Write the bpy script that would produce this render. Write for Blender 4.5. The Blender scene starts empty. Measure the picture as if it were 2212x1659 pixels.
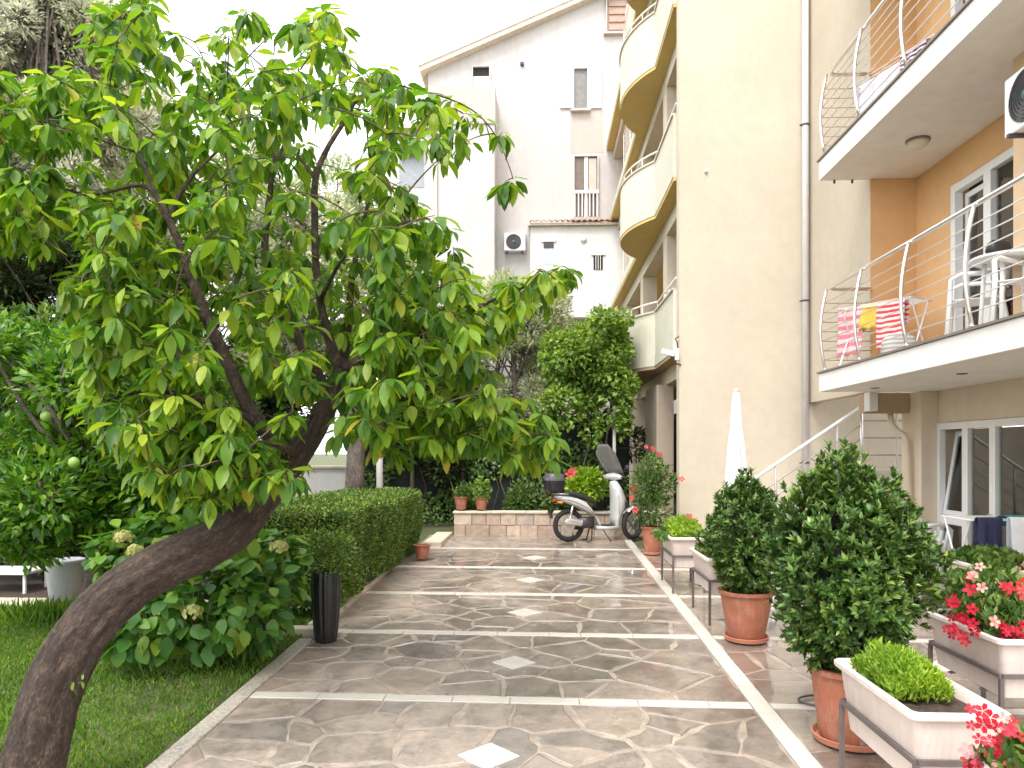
import bpy, math, random
import numpy as np
from mathutils import Vector, Matrix, Quaternion

random.seed(11)
rng = np.random.default_rng(11)
scene = bpy.context.scene
COL = scene.collection

# ------------------------------------------------------------------ camera
CAM_H = 1.95
FPX, CX, HY = 1624.6, 1106.0, 978.0          # focal length, centre and horizon of the photograph (2212 px wide)
PSI = math.atan(65.6 / FPX)
SLOPE = 0.0247                                # the drive climbs gently away from the viewer
cam_d = bpy.data.cameras.new("camera")
cam = bpy.data.objects.new("camera", cam_d)
COL.objects.link(cam)
cam.location = (0, 0, CAM_H)
cam.rotation_euler = (math.radians(90), 0, PSI)
cam_d.sensor_width = 36.0
cam_d.lens = 36.0 * FPX / 2212.0
cam_d.shift_y = (HY - 829.5) / 2212.0
cam_d.clip_start = 0.05
cam_d.clip_end = 2000
scene.camera = cam

# ------------------------------------------------------------------ world, sun, exposure
SUN_EL, SUN_AZ = math.radians(58), math.radians(200)     # azimuth clockwise from +Y
world = bpy.data.worlds.new("World")
scene.world = world
world.use_nodes = True
wn = world.node_tree
for n in list(wn.nodes):
    wn.nodes.remove(n)
w_out = wn.nodes.new("ShaderNodeOutputWorld")
w_bg = wn.nodes.new("ShaderNodeBackground")
w_sky = wn.nodes.new("ShaderNodeTexSky")
w_sky.sky_type = 'NISHITA'
w_sky.sun_disc = False
w_sky.sun_elevation = SUN_EL
w_sky.sun_rotation = SUN_AZ
w_sky.air_density = 1.0
w_sky.dust_density = 4.0
w_hsv = wn.nodes.new("ShaderNodeHueSaturation")
w_hsv.inputs["Saturation"].default_value = 0.12
w_mix = wn.nodes.new("ShaderNodeMixRGB")                 # a closed white cloud layer over the clear sky
w_mix.inputs[0].default_value = 0.8
w_mix.inputs[2].default_value = (11.5, 11.6, 11.8, 1)
wn.links.new(w_sky.outputs[0], w_hsv.inputs["Color"])
wn.links.new(w_hsv.outputs[0], w_mix.inputs[1])
wn.links.new(w_mix.outputs[0], w_bg.inputs[0])
w_bg.inputs[1].default_value = 0.12
wn.links.new(w_bg.outputs[0], w_out.inputs[0])

sun_d = bpy.data.lights.new("sun", 'SUN')
sun_d.energy = 1.5
sun_d.angle = math.radians(25)
sun_d.color = (1.0, 0.96, 0.9)
sun = bpy.data.objects.new("sun", sun_d)
COL.objects.link(sun)
_sd = Vector((math.sin(SUN_AZ) * math.cos(SUN_EL), math.cos(SUN_AZ) * math.cos(SUN_EL), math.sin(SUN_EL)))
sun.rotation_euler = _sd.to_track_quat('Z', 'Y').to_euler()
sun.location = (0, 0, 30)

scene.view_settings.view_transform = 'Standard'
scene.view_settings.look = 'None'
scene.view_settings.exposure = 1.22
scene.view_settings.gamma = 1.0
scene.view_settings.use_curve_mapping = False
scene.render.engine = 'CYCLES'
scene.cycles.use_denoising = True
scene.cycles.max_bounces = 6
scene.cycles.diffuse_bounces = 3
scene.cycles.glossy_bounces = 3
scene.cycles.transmission_bounces = 3
scene.cycles.transparent_max_bounces = 8
scene.cycles.use_adaptive_sampling = True
scene.cycles.adaptive_threshold = 0.03
scene.cycles.caustics_reflective = False
scene.cycles.caustics_refractive = False

# ------------------------------------------------------------------ places from directions
_F = Vector((-math.sin(PSI), math.cos(PSI), 0))
_R = Vector((math.cos(PSI), math.sin(PSI), 0))
_Z = Vector((0, 0, 1))
_C = Vector((0, 0, CAM_H))

def at(u, v, d):
    return _C + d * (_F + (u - CX) / FPX * _R + (HY - v) / FPX * _Z)

def atX(u, v, X):
    a = (u - CX) / FPX
    return at(u, v, X / (_F.x + a * _R.x))

def atY(u, v, Y):
    a = (u - CX) / FPX
    return at(u, v, Y / (_F.y + a * _R.y))

def atZ(u, v, Z):
    return at(u, v, (Z - CAM_H) / ((HY - v) / FPX))

def depth(p):
    return _F.x * p[0] + _F.y * p[1]

def gz(y):
    return SLOPE * max(-6.0, min(17.0, y))

# ------------------------------------------------------------------ object helpers
def prop(o, label=None, cat=None, group=None, kind=None):
    if label: o["label"] = label
    if cat: o["category"] = cat
    if group: o["group"] = group
    if kind: o["kind"] = kind
    return o

def thing(name, label, cat, loc=(0, 0, 0), rotz=0.0, group=None):
    o = bpy.data.objects.new(name, None)
    COL.objects.link(o)
    o.location = loc
    o.rotation_euler = (0, 0, rotz)
    o.empty_display_size = 0.2
    return prop(o, label, cat, group)

def link_mesh(name, me, mat, parent=None, local=False):
    o = bpy.data.objects.new(name, me)
    COL.objects.link(o)
    if mat is not None and len(me.materials) == 0:
        me.materials.append(mat)
    if parent is not None:
        o.parent = parent
        if not local and parent.type == 'EMPTY':
            mb = Matrix.Translation(parent.location) @ parent.rotation_euler.to_matrix().to_4x4()
            o.matrix_parent_inverse = mb.inverted()
    return o

class MB:
    def __init__(self):
        self.v = []; self.f = []
    def add(self, vs, fs):
        b = len(self.v)
        self.v += [tuple(p) for p in vs]
        self.f += [tuple(i + b for i in q) for q in fs]
        return self
    def box(self, x0, x1, y0, y1, z0, z1):
        vs = [(x0, y0, z0), (x1, y0, z0), (x1, y1, z0), (x0, y1, z0), (x0, y0, z1), (x1, y0, z1), (x1, y1, z1), (x0, y1, z1)]
        return self.add(vs, [(3, 2, 1, 0), (4, 5, 6, 7), (0, 1, 5, 4), (1, 2, 6, 5), (2, 3, 7, 6), (3, 0, 4, 7)])
    def obox(self, c, ax, ay, az):
        c, ax, ay, az = Vector(c), Vector(ax), Vector(ay), Vector(az)
        vs = [c + sx * ax + sy * ay + sz * az for sz in (-1, 1) for sx, sy in ((-1, -1), (1, -1), (1, 1), (-1, 1))]
        return self.add(vs, [(3, 2, 1, 0), (4, 5, 6, 7), (0, 1, 5, 4), (1, 2, 6, 5), (2, 3, 7, 6), (3, 0, 4, 7)])
    def tube(self, pts, radii, n=8, caps=True, jit=0.0):
        pts = [Vector(p) for p in pts]
        if not hasattr(radii, '__len__'): radii = [radii] * len(pts)
        vs = []; fs = []
        ref = None
        for i, p in enumerate(pts):
            t = (pts[min(i + 1, len(pts) - 1)] - pts[max(i - 1, 0)])
            if t.length < 1e-9: t = Vector((0, 0, 1))
            t.normalize()
            if ref is None:
                ref = Vector((0, 0, 1)) if abs(t.z) < 0.9 else Vector((1, 0, 0))
            a = ref - t * ref.dot(t)
            if a.length < 1e-6: a = t.orthogonal()
            a.normalize(); ref = a
            b = t.cross(a)
            for k in range(n):
                th = 2 * math.pi * k / n
                r = float(radii[i]) * (1 + (random.uniform(-jit, jit) if jit else 0))
                vs.append(p + r * (math.cos(th) * a + math.sin(th) * b))
        for i in range(len(pts) - 1):
            for k in range(n):
                k2 = (k + 1) % n
                fs.append((i * n + k, i * n + k2, (i + 1) * n + k2, (i + 1) * n + k))
        if caps:
            fs.append(tuple(reversed(range(n))))
            fs.append(tuple(range((len(pts) - 1) * n, len(pts) * n)))
        return self.add(vs, fs)
    def cyl(self, a, b, r, n=12, r2=None):
        return self.tube([a, b], [r, r if r2 is None else r2], n)
    def lathe(self, prof, c=(0, 0, 0), n=24, axis=None, close=False):
        c = Vector(c)
        q = Vector((0, 0, 1)).rotation_difference(Vector(axis)) if axis is not None else None
        vs = []; fs = []
        m = len(prof)
        for r, z in prof:
            for k in range(n):
                th = 2 * math.pi * k / n
                p = Vector((r * math.cos(th), r * math.sin(th), z))
                if q: p = q @ p
                vs.append(c + p)
        for i in range(m - 1 if not close else m):
            j = (i + 1) % m
            for k in range(n):
                k2 = (k + 1) % n
                fs.append((i * n + k, i * n + k2, j * n + k2, j * n + k))
        if not close:
            if prof[0][0] > 1e-6: fs.append(tuple(reversed(range(n))))
            if prof[-1][0] > 1e-6: fs.append(tuple(range((m - 1) * n, m * n)))
        return self.add(vs, fs)
    def loft(self, secs, caps=True):
        n = len(secs[0]); vs = []; fs = []
        for s in secs: vs += [Vector(p) for p in s]
        for i in range(len(secs) - 1):
            for k in range(n):
                k2 = (k + 1) % n
                fs.append((i * n + k, i * n + k2, (i + 1) * n + k2, (i + 1) * n + k))
        if caps:
            fs.append(tuple(reversed(range(n))))
            fs.append(tuple(range((len(secs) - 1) * n, len(secs) * n)))
        return self.add(vs, fs)
    def prism(self, poly, ext):
        ext = Vector(ext); n = len(poly)
        vs = [Vector(p) for p in poly] + [Vector(p) + ext for p in poly]
        fs = [tuple(reversed(range(n))), tuple(range(n, 2 * n))]
        for k in range(n):
            k2 = (k + 1) % n
            fs.append((k, k2, n + k2, n + k))
        return self.add(vs, fs)
    def sheet(self, grid):
        """grid: rows of points"""
        r, c = len(grid), len(grid[0])
        vs = [p for row in grid for p in row]
        fs = [(i * c + j, i * c + j + 1, (i + 1) * c + j + 1, (i + 1) * c + j) for i in range(r - 1) for j in range(c - 1)]
        return self.add(vs, fs)
    def mesh(self, name, smooth=False):
        me = bpy.data.meshes.new(name)
        me.from_pydata(self.v, [], self.f)
        if smooth:
            me.polygons.foreach_set('use_smooth', [True] * len(me.polygons))
        me.update()
        return me
    def build(self, name, mat, parent=None, smooth=False, bevel=0.0, local=False, solid=0.0, auto=None, subsurf=0):
        o = link_mesh(name, self.mesh(name, smooth or auto is not None), mat, parent, local)
        if subsurf:
            m = o.modifiers.new("s", 'SUBSURF'); m.levels = subsurf; m.render_levels = subsurf
        if solid:
            m = o.modifiers.new("t", 'SOLIDIFY'); m.thickness = solid; m.offset = 0
        if bevel:
            m = o.modifiers.new("b", 'BEVEL'); m.width = bevel; m.segments = 2; m.limit_method = 'ANGLE'; m.angle_limit = math.radians(40)
        if auto is not None:
            a = math.cos(math.radians(auto))
            fix_sharp(o.data, math.radians(auto))
        return o

def fix_sharp(me, ang):
    try:
        me.set_sharp_from_angle(angle=ang)
    except Exception:
        pass

def superell(c, ax, ay, n=16, e=2.0):
    c, ax, ay = Vector(c), Vector(ax), Vector(ay)
    out = []
    for k in range(n):
        th = 2 * math.pi * k / n
        cs, sn = math.cos(th), math.sin(th)
        out.append(c + ax * math.copysign(abs(cs) ** (2 / e), cs) + ay * math.copysign(abs(sn) ** (2 / e), sn))
    return out

def rrect(hx, hy, r, z, n=5, cx=0, cy=0):
    pts = []
    for sx, sy, a0 in ((1, 1, 0), (-1, 1, 90), (-1, -1, 180), (1, -1, 270)):
        for k in range(n):
            a = math.radians(a0 + 90 * k / (n - 1))
            pts.append((cx + sx * (hx - r) + r * math.cos(a), cy + sy * (hy - r) + r * math.sin(a), z))
    return pts

def spline(pts, sub=6):
    """Catmull-Rom through (x,y,z,r...) tuples"""
    P = [np.array(p, float) for p in pts]
    P = [2 * P[0] - P[1]] + P + [2 * P[-1] - P[-2]]
    out = []
    for i in range(1, len(P) - 2):
        for k in range(sub):
            t = k / sub
            a, b, c, d = P[i - 1], P[i], P[i + 1], P[i + 2]
            out.append(0.5 * ((2 * b) + (c - a) * t + (2 * a - 5 * b + 4 * c - d) * t * t + (3 * b - a - 3 * c + d) * t ** 3))
    out.append(P[-2])
    return out

# ------------------------------------------------------------------ leaves
def tm_big(curl=0.10, fold=0.16, w=0.42, seed=0, fl=0.0):
    r = random.Random(seed)
    st = [(0.0, 0), (0.18, .62), (0.42, 1.0), (0.68, .82), (0.88, .40), (1.0, 0)]
    vs = []; fs = []
    def zc(t): return -curl * t * t + fl * math.sin(t * 5 + seed)
    vs.append((0, 0, 0))
    for t, ww in st[1:-1]:
        y = ww * w * 0.5
        vs += [(t, y, zc(t) + fold * y * 1.6 + r.uniform(-.012, .012)), (t, 0, zc(t)), (t, -y, zc(t) + fold * y * 1.6 + r.uniform(-.012, .012))]
    vs.append((1, 0, zc(1)))
    m = len(st) - 2
    fs += [(0, 2, 1), (0, 3, 2)]
    for i in range(m - 1):
        a = 1 + 3 * i; b = a + 3
        fs += [(a, a + 1, b), (a + 1, b + 1, b), (a + 1, a + 2, b + 1), (a + 2, b + 2, b + 1)]
    a = 1 + 3 * (m - 1); e = len(vs) - 1
    fs += [(a, a + 1, e), (a + 1, a + 2, e)]
    return np.array(vs), np.array(fs)

def tm_mid(w=0.45, fold=0.12, curl=0.08):
    vs = np.array([(0, 0, 0), (.45, w / 2, fold * w), (.45, 0, 0), (.45, -w / 2, fold * w), (1, 0, -curl)])
    fs = np.array([(0, 2, 1), (0, 3, 2), (1, 2, 4), (2, 3, 4)])
    return vs, fs

def tm_tiny(w=0.5):
    vs = np.array([(0, 0, 0), (.5, w / 2, .06), (1, 0, 0), (.5, -w / 2, .06)])
    fs = np.array([(0, 2, 1), (0, 3, 2)])
    return vs, fs

def norm(a):
    return a / np.maximum(np.linalg.norm(a, axis=-1, keepdims=True), 1e-9)

def frames(D, N):
    D = norm(D)
    N = N - D * np.sum(N * D, axis=1, keepdims=True)
    bad = np.linalg.norm(N, axis=1) < 1e-4
    N[bad] = np.array([.3, .5, .8]); N = N - D * np.sum(N * D, axis=1, keepdims=True)
    N = norm(N)
    return D, np.cross(N, D), N

def np_mesh(name, V, F, smooth=False):
    me = bpy.data.meshes.new(name)
    k = F.shape[1]
    me.vertices.add(len(V)); me.vertices.foreach_set('co', V.astype(np.float32).ravel())
    me.loops.add(F.size); me.loops.foreach_set('vertex_index', F.astype(np.int32).ravel())
    me.polygons.add(len(F))
    me.polygons.foreach_set('loop_start', np.arange(0, F.size, k, dtype=np.int32))
    if smooth: me.polygons.foreach_set('use_smooth', np.ones(len(F), dtype=bool))
    me.update(calc_edges=True)
    return me

def leaf_mesh(name, P, D, N, S, tm, smooth=False):
    tv, tf = tm
    D, B, N = frames(np.array(D, float), np.array(N, float))
    S = np.array(S, float)[:, None, None]
    V = P[:, None, :] + S * (tv[None, :, 0:1] * D[:, None, :] + tv[None, :, 1:2] * B[:, None, :] + tv[None, :, 2:3] * N[:, None, :])
    F = tf[None] + (np.arange(len(P)) * len(tv))[:, None, None]
    return np_mesh(name, V.reshape(-1, 3), F.reshape(-1, 3), smooth)

def leaves(parent, P, D, N, S, tms, mat, n_obj=0, stuff_name="foliage", leaf_name="leaf", smooth=True):
    """the n_obj leaves that show largest become objects, the rest one mesh of kind stuff"""
    P, D, N, S = (np.array(a, float) for a in (P, D, N, S))
    n = len(P); sel = np.zeros(n, bool)
    if n_obj:
        dep = _F.x * P[:, 0] + _F.y * P[:, 1]
        uu = CX + FPX * (_R.x * P[:, 0] + _R.y * P[:, 1]) / dep
        vv = HY - FPX * (P[:, 2] - CAM_H) / dep
        inside = (uu > 10) & (uu < 2200) & (vv > 10) & (vv < 1650)
        cell = (np.floor(uu / 45) * 1000 + np.floor(vv / 45)).astype(int)
        score = S / dep * 1.0
        # nearest in each little window of the picture first: those are the ones one sees whole
        order = np.lexsort((dep, cell))
        rank = np.zeros(n); last = None; c = 0
        for i in order:
            if cell[i] != last: last = cell[i]; c = 0
            rank[i] = c; c += 1
        score = score * inside / (1 + rank)
        sel[np.argsort(-score)[:n_obj]] = True
        sel &= inside
    pick = rng.integers(0, len(tms), n)
    obs = []
    if n_obj:
        shared = [np_mesh(leaf_name, tv, tf, smooth) for tv, tf in tms]
        Df, Bf, Nf = frames(D.copy(), N.copy())
        for i in np.where(sel)[0]:
            o = link_mesh(leaf_name, shared[pick[i]], mat, parent)
            s = S[i]
            m = Matrix(((Df[i, 0] * s, Bf[i, 0] * s, Nf[i, 0] * s, P[i, 0]), (Df[i, 1] * s, Bf[i, 1] * s, Nf[i, 1] * s, P[i, 1]), (Df[i, 2] * s, Bf[i, 2] * s, Nf[i, 2] * s, P[i, 2]), (0, 0, 0, 1)))
            o.matrix_basis = m
            obs.append(o)
    Vs = []; Fs = []; base = 0
    for k, tm in enumerate(tms):
        q = (~sel) & (pick == k)
        if not q.any(): continue
        tv, tf = tm
        Dk, Bk, Nk = frames(D[q].copy(), N[q].copy())
        s = S[q][:, None, None]
        V = P[q][:, None, :] + s * (tv[None, :, 0:1] * Dk[:, None, :] + tv[None, :, 1:2] * Bk[:, None, :] + tv[None, :, 2:3] * Nk[:, None, :])
        F = tf[None] + (np.arange(q.sum()) * len(tv))[:, None, None] + base
        base += V.shape[0] * V.shape[1]
        Vs.append(V.reshape(-1, 3)); Fs.append(F.reshape(-1, 3))
    if Vs:
        o = link_mesh(stuff_name, np_mesh(stuff_name, np.concatenate(Vs), np.concatenate(Fs), smooth), mat, parent)
        o["kind"] = "stuff"
        obs.append(o)
    return obs

def rand_dirs(n):
    return norm(rng.normal(size=(n, 3)))

def in_ellipsoid(n, c, r, shell=0.0):
    d = rand_dirs(n)
    rad = (shell ** 3 + (1 - shell ** 3) * rng.random((n, 1))) ** (1 / 3)
    return np.array(c) + d * rad * np.array(r), d

# ------------------------------------------------------------------ materials
def mat_new(name):
    m = bpy.data.materials.new(name)
    m.use_nodes = True
    nt = m.node_tree
    b = nt.nodes["Principled BSDF"]
    return m, nt, b

def N_(nt, t, **kw):
    n = nt.nodes.new(t)
    for k, v in kw.items(): setattr(n, k, v)
    return n

def pos_node(nt, scale=(1, 1, 1), obj=False):
    if obj:
        g = N_(nt, "ShaderNodeTexCoord").outputs["Object"]
    else:
        g = N_(nt, "ShaderNodeNewGeometry").outputs["Position"]
    mp = N_(nt, "ShaderNodeMapping")
    mp.inputs["Scale"].default_value = scale
    nt.links.new(g, mp.inputs["Vector"])
    return mp.outputs[0]

def noise(nt, vec, scale, detail=4, rough=0.55):
    n = N_(nt, "ShaderNodeTexNoise")
    n.inputs["Scale"].default_value = scale
    n.inputs["Detail"].default_value = detail
    n.inputs["Roughness"].default_value = rough
    nt.links.new(vec, n.inputs["Vector"])
    return n.outputs["Fac"]

def ramp(nt, fac, stops, interp='LINEAR'):
    r = N_(nt, "ShaderNodeValToRGB")
    r.color_ramp.interpolation = interp
    el = r.color_ramp.elements
    while len(el) < len(stops): el.new(0.5)
    for e, (p, c) in zip(el, stops):
        e.position = p
        e.color = (c[0], c[1], c[2], 1) if hasattr(c, '__len__') else (c, c, c, 1)
    nt.links.new(fac, r.inputs[0])
    return r.outputs[0]

def mixc(nt, fac, a, b, mode='MIX'):
    m = N_(nt, "ShaderNodeMixRGB", blend_type=mode)
    for i, x in ((0, fac), (1, a), (2, b)):
        if isinstance(x, (int, float)): m.inputs[i].default_value = x if i == 0 else (x, x, x, 1)
        elif isinstance(x, tuple): m.inputs[i].default_value = (*x[:3], 1)
        else: nt.links.new(x, m.inputs[i])
    return m.outputs[0]

def bump(nt, b, height, strength=0.3, dist=0.01):
    n = N_(nt, "ShaderNodeBump")
    n.inputs["Strength"].default_value = strength
    n.inputs["Distance"].default_value = dist
    nt.links.new(height, n.inputs["Height"])
    nt.links.new(n.outputs[0], b.inputs["Normal"])
    return n

def simple(name, c, rough=0.5, metal=0.0, var=0.12, scale=6.0, bmp=0.0, bscale=80.0, spec=0.5, obj=False):
    m, nt, b = mat_new(name)
    p = pos_node(nt, obj=obj)
    f = noise(nt, p, scale, 5)
    lo = tuple(x * (1 - var) for x in c); hi = tuple(min(1, x * (1 + var)) for x in c)
    nt.links.new(ramp(nt, f, [(0.3, lo), (0.7, hi)]), b.inputs["Base Color"])
    b.inputs["Roughness"].default_value = rough
    b.inputs["Metallic"].default_value = metal
    b.inputs["Specular IOR Level"].default_value = spec
    if bmp: bump(nt, b, noise(nt, p, bscale, 3), bmp, 0.01)
    return m

def stucco(name, c, dirt=(0.55, 0.5, 0.45), amt=0.35, streak=True, fine=140.0):
    m, nt, b = mat_new(name)
    p = pos_node(nt)
    big = noise(nt, p, 0.7, 6, 0.6)
    base = ramp(nt, big, [(0.25, tuple(x * 0.90 for x in c)), (0.75, tuple(min(1, x * 1.05) for x in c))])
    base = mixc(nt, 1.0, base, ramp(nt, noise(nt, p, 5.5, 8, 0.7), [(0.35, (0.955, 0.95, 0.94)), (0.6, (1.02, 1.02, 1.02))]), 'MULTIPLY')
    st = noise(nt, pos_node(nt, (3.0, 3.0, 0.18)), 1.6, 5, 0.65)
    k = ramp(nt, st, [(0.52, 0.0), (0.8, amt if streak else amt * .3)])
    col = mixc(nt, k, base, mixc(nt, 0.6, base, dirt))
    nt.links.new(col, b.inputs["Base Color"])
    b.inputs["Roughness"].default_value = 0.85
    b.inputs["Specular IOR Level"].default_value = 0.25
    bump(nt, b, noise(nt, p, fine, 3), 0.25, 0.006)
    return m

def leaf_mat(name, stops, rough=0.4, trans=0.35, spec=0.38, tint=(1.25, 1.25, 0.5)):
    m, nt, b = mat_new(name)
    g = N_(nt, "ShaderNodeNewGeometry")
    oi = N_(nt, "ShaderNodeObjectInfo")
    ad = N_(nt, "ShaderNodeMath", operation='ADD')
    nt.links.new(g.outputs["Random Per Island"], ad.inputs[0]); nt.links.new(oi.outputs["Random"], ad.inputs[1])
    fr = N_(nt, "ShaderNodeMath", operation='FRACT'); nt.links.new(ad.outputs[0], fr.inputs[0])
    col = ramp(nt, fr.outputs[0], stops)
    big = noise(nt, pos_node(nt), 2.2, 3)
    col = mixc(nt, 1.0, col, ramp(nt, big, [(0.3, (0.72, 0.8, 0.8)), (0.7, (1.2, 1.12, 0.9))]), 'MULTIPLY')
    nt.links.new(col, b.inputs["Base Color"])
    b.inputs["Roughness"].default_value = rough
    b.inputs["Specular IOR Level"].default_value = spec
    tr = N_(nt, "ShaderNodeBsdfTranslucent")
    nt.links.new(mixc(nt, 1.0, col, tint, 'MULTIPLY'), tr.inputs["Color"])
    mx = N_(nt, "ShaderNodeMixShader"); mx.inputs[0].default_value = trans
    nt.links.new(b.outputs[0], mx.inputs[1]); nt.links.new(tr.outputs[0], mx.inputs[2])
    nt.links.new(mx.outputs[0], nt.nodes["Material Output"].inputs["Surface"])
    return m

def glass_mat(name, tint=(0.9, 0.95, 0.93), k=1.6):
    m, nt, b = mat_new(name)
    nt.nodes.remove(b)
    fr = N_(nt, "ShaderNodeFresnel"); fr.inputs[0].default_value = 1.5
    mu = N_(nt, "ShaderNodeMath", operation='MULTIPLY', use_clamp=True); mu.inputs[1].default_value = k
    nt.links.new(fr.outputs[0], mu.inputs[0])
    tr = N_(nt, "ShaderNodeBsdfTransparent"); tr.inputs[0].default_value = (*tint, 1)
    gl = N_(nt, "ShaderNodeBsdfGlossy"); gl.inputs["Roughness"].default_value = 0.015
    mx = N_(nt, "ShaderNodeMixShader")
    nt.links.new(mu.outputs[0], mx.inputs[0]); nt.links.new(tr.outputs[0], mx.inputs[1]); nt.links.new(gl.outputs[0], mx.inputs[2])
    nt.links.new(mx.outputs[0], nt.nodes["Material Output"].inputs["Surface"])
    return m

def wet_stone():
    m, nt, b = mat_new("wet_flagstone")
    p = pos_node(nt)
    oi = N_(nt, "ShaderNodeObjectInfo")
    base = ramp(nt, oi.outputs["Random"], [(0.0, (0.26, 0.20, 0.165)), (0.2, (0.36, 0.295, 0.245)), (0.45, (0.24, 0.205, 0.18)), (0.7, (0.40, 0.325, 0.27)), (0.85, (0.30, 0.255, 0.225)), (1.0, (0.34, 0.29, 0.24))])
    gr = noise(nt, p, 4.0, 9, 0.68)
    base = mixc(nt, 1.0, base, ramp(nt, gr, [(0.28, (0.5, 0.48, 0.46)), (0.5, (1, 1, 1)), (0.72, (1.4, 1.32, 1.22))]), 'MULTIPLY')
    gr2 = noise(nt, p, 24.0, 6, 0.7)
    base = mixc(nt, 1.0, base, ramp(nt, gr2, [(0.3, (0.78, 0.76, 0.74)), (0.7, (1.18, 1.17, 1.16))]), 'MULTIPLY')
    pud = noise(nt, pos_node(nt, (1.0, 0.75, 1.0)), 1.15, 7, 0.66)
    sx = N_(nt, "ShaderNodeSeparateXYZ"); nt.links.new(p, sx.inputs[0])
    mr = N_(nt, "ShaderNodeMapRange"); mr.inputs[1].default_value = -2.2; mr.inputs[2].default_value = 1.6   # wetter and glossier towards the right
    mr.inputs[3].default_value = -0.03; mr.inputs[4].default_value = 0.11
    nt.links.new(sx.outputs[0], mr.inputs[0])
    ad = N_(nt, "ShaderNodeMath", operation='ADD'); nt.links.new(pud, ad.inputs[0]); nt.links.new(mr.outputs[0], ad.inputs[1])
    pud = ad.outputs[0]
    wet = ramp(nt, pud, [(0.42, 0.0), (0.52, 1.0)])
    col = mixc(nt, wet, base, mixc(nt, 1.0, base, (0.80, 0.80, 0.81), 'MULTIPLY'))
    nt.links.new(col, b.inputs["Base Color"])
    nt.links.new(mixc(nt, 0.15, ramp(nt, pud, [(0.36, 0.5), (0.50, 0.34)]), ramp(nt, gr2, [(0.3, 0.0), (0.8, 1.0)])), b.inputs["Roughness"])
    b.inputs["Specular IOR Level"].default_value = 0.6
    nt.links.new(ramp(nt, pud, [(0.34, 0.08), (0.47, 0.4), (0.56, 0.75), (0.61, 1.0)]), b.inputs["Coat Weight"])
    nt.links.new(ramp(nt, pud, [(0.40, 0.40), (0.53, 0.27), (0.585, 0.16), (0.615, 0.03)]), b.inputs["Coat Roughness"])
    b.inputs["Coat IOR"].default_value = 1.85
    bump(nt, b, mixc(nt, 0.5, gr, gr2), 0.4, 0.012)
    return m

M = {}
M['cream'] = stucco("cream_render", (0.575, 0.505, 0.405), (0.5, 0.42, 0.32), 0.34)
M['cream2'] = stucco("cream_render_ground_floor", (0.72, 0.62, 0.49), (0.45, 0.33, 0.22), 0.4)
M['orange'] = stucco("orange_render", (0.76, 0.47, 0.24), (0.6, 0.3, 0.1), 0.2)
M['peach'] = stucco("peach_render", (0.70, 0.50, 0.33), (0.6, 0.4, 0.2), 0.2)
M['yellow'] = stucco("pale_yellow_render", (0.62, 0.59, 0.49), (0.6, 0.5, 0.3), 0.15)
M['ochre'] = stucco("ochre_soffit", (0.66, 0.47, 0.19), (0.5, 0.3, 0.1), 0.2)
M['white'] = stucco("white_render", (0.73, 0.715, 0.70), (0.6, 0.55, 0.5), 0.15)
M['house'] = stucco("weathered_white_render", (0.57, 0.545, 0.53), (0.36, 0.31, 0.29), 0.6)
M['stain'] = stucco("rain_stained_render", (0.50, 0.45, 0.42), (0.35, 0.3, 0.28), 0.9)
M['soffit'] = stucco("soffit_paint", (0.86, 0.83, 0.80), (0.6, 0.55, 0.5), 0.1)
M['pier'] = stucco("arcade_pier_brown", (0.44, 0.36, 0.285), (0.2, 0.15, 0.1), 0.4)  # brown-grey, darker than the cream render
M['brown'] = stucco("brown_beam", (0.42, 0.30, 0.20), (0.2, 0.13, 0.08), 0.3)
M['tile'] = simple('pale_floor_tile', (.66, .60, .54), .45, 0, .06)
M['edge'] = simple("brown_tile_edge", (0.20, 0.16, 0.14), 0.5)
M['steel'] = simple("brushed_steel", (0.72, 0.70, 0.68), 0.28, 0.9, 0.05)
M['rail_white'] = simple("white_metal_paint", (0.80, 0.79, 0.77), 0.35, 0.0, 0.04)
M['upvc'] = simple("white_plastic_frame", (0.80, 0.80, 0.80), 0.3, 0.0, 0.03)
M['plastic'] = simple("white_garden_plastic", (0.78, 0.79, 0.80), 0.35, 0.0, 0.04)
M['pipe'] = simple("grey_white_pipe", (0.62, 0.60, 0.60), 0.4, 0.0, 0.06)
M['stand'] = simple("grey_brown_metal", (0.13, 0.105, 0.10), 0.5, 0.1, 0.2)
M['dark'] = simple("dark_metal", (0.07, 0.06, 0.065), 0.45, 0.3, 0.2)
M['black'] = simple("black_plastic", (0.012, 0.012, 0.014), 0.4, 0.0, 0.2)
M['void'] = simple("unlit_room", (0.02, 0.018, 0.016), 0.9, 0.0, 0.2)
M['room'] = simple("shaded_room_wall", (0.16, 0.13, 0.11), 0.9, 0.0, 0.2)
M['curtain_or_reflection'] = simple("pale_pane_reflection", (0.74, 0.64, 0.50), 0.9, 0.0, 0.1, 3)  # beige flat panel behind door panes, imitates reflections in the glass
M['glass'] = glass_mat("window_glass")
def acrylic():
    m = glass_mat("windscreen", (0.86, 0.89, 0.89), 1.8)
    nt = m.node_tree
    out = nt.nodes["Material Output"]; cur = out.inputs["Surface"].links[0].from_socket
    d = N_(nt, "ShaderNodeBsdfDiffuse"); d.inputs[0].default_value = (0.75, 0.77, 0.77, 1)
    mx = N_(nt, "ShaderNodeMixShader"); mx.inputs[0].default_value = 0.22
    nt.links.new(cur, mx.inputs[1]); nt.links.new(d.outputs[0], mx.inputs[2]); nt.links.new(mx.outputs[0], out.inputs["Surface"])
    return m
M['screen_glass'] = acrylic()
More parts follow.
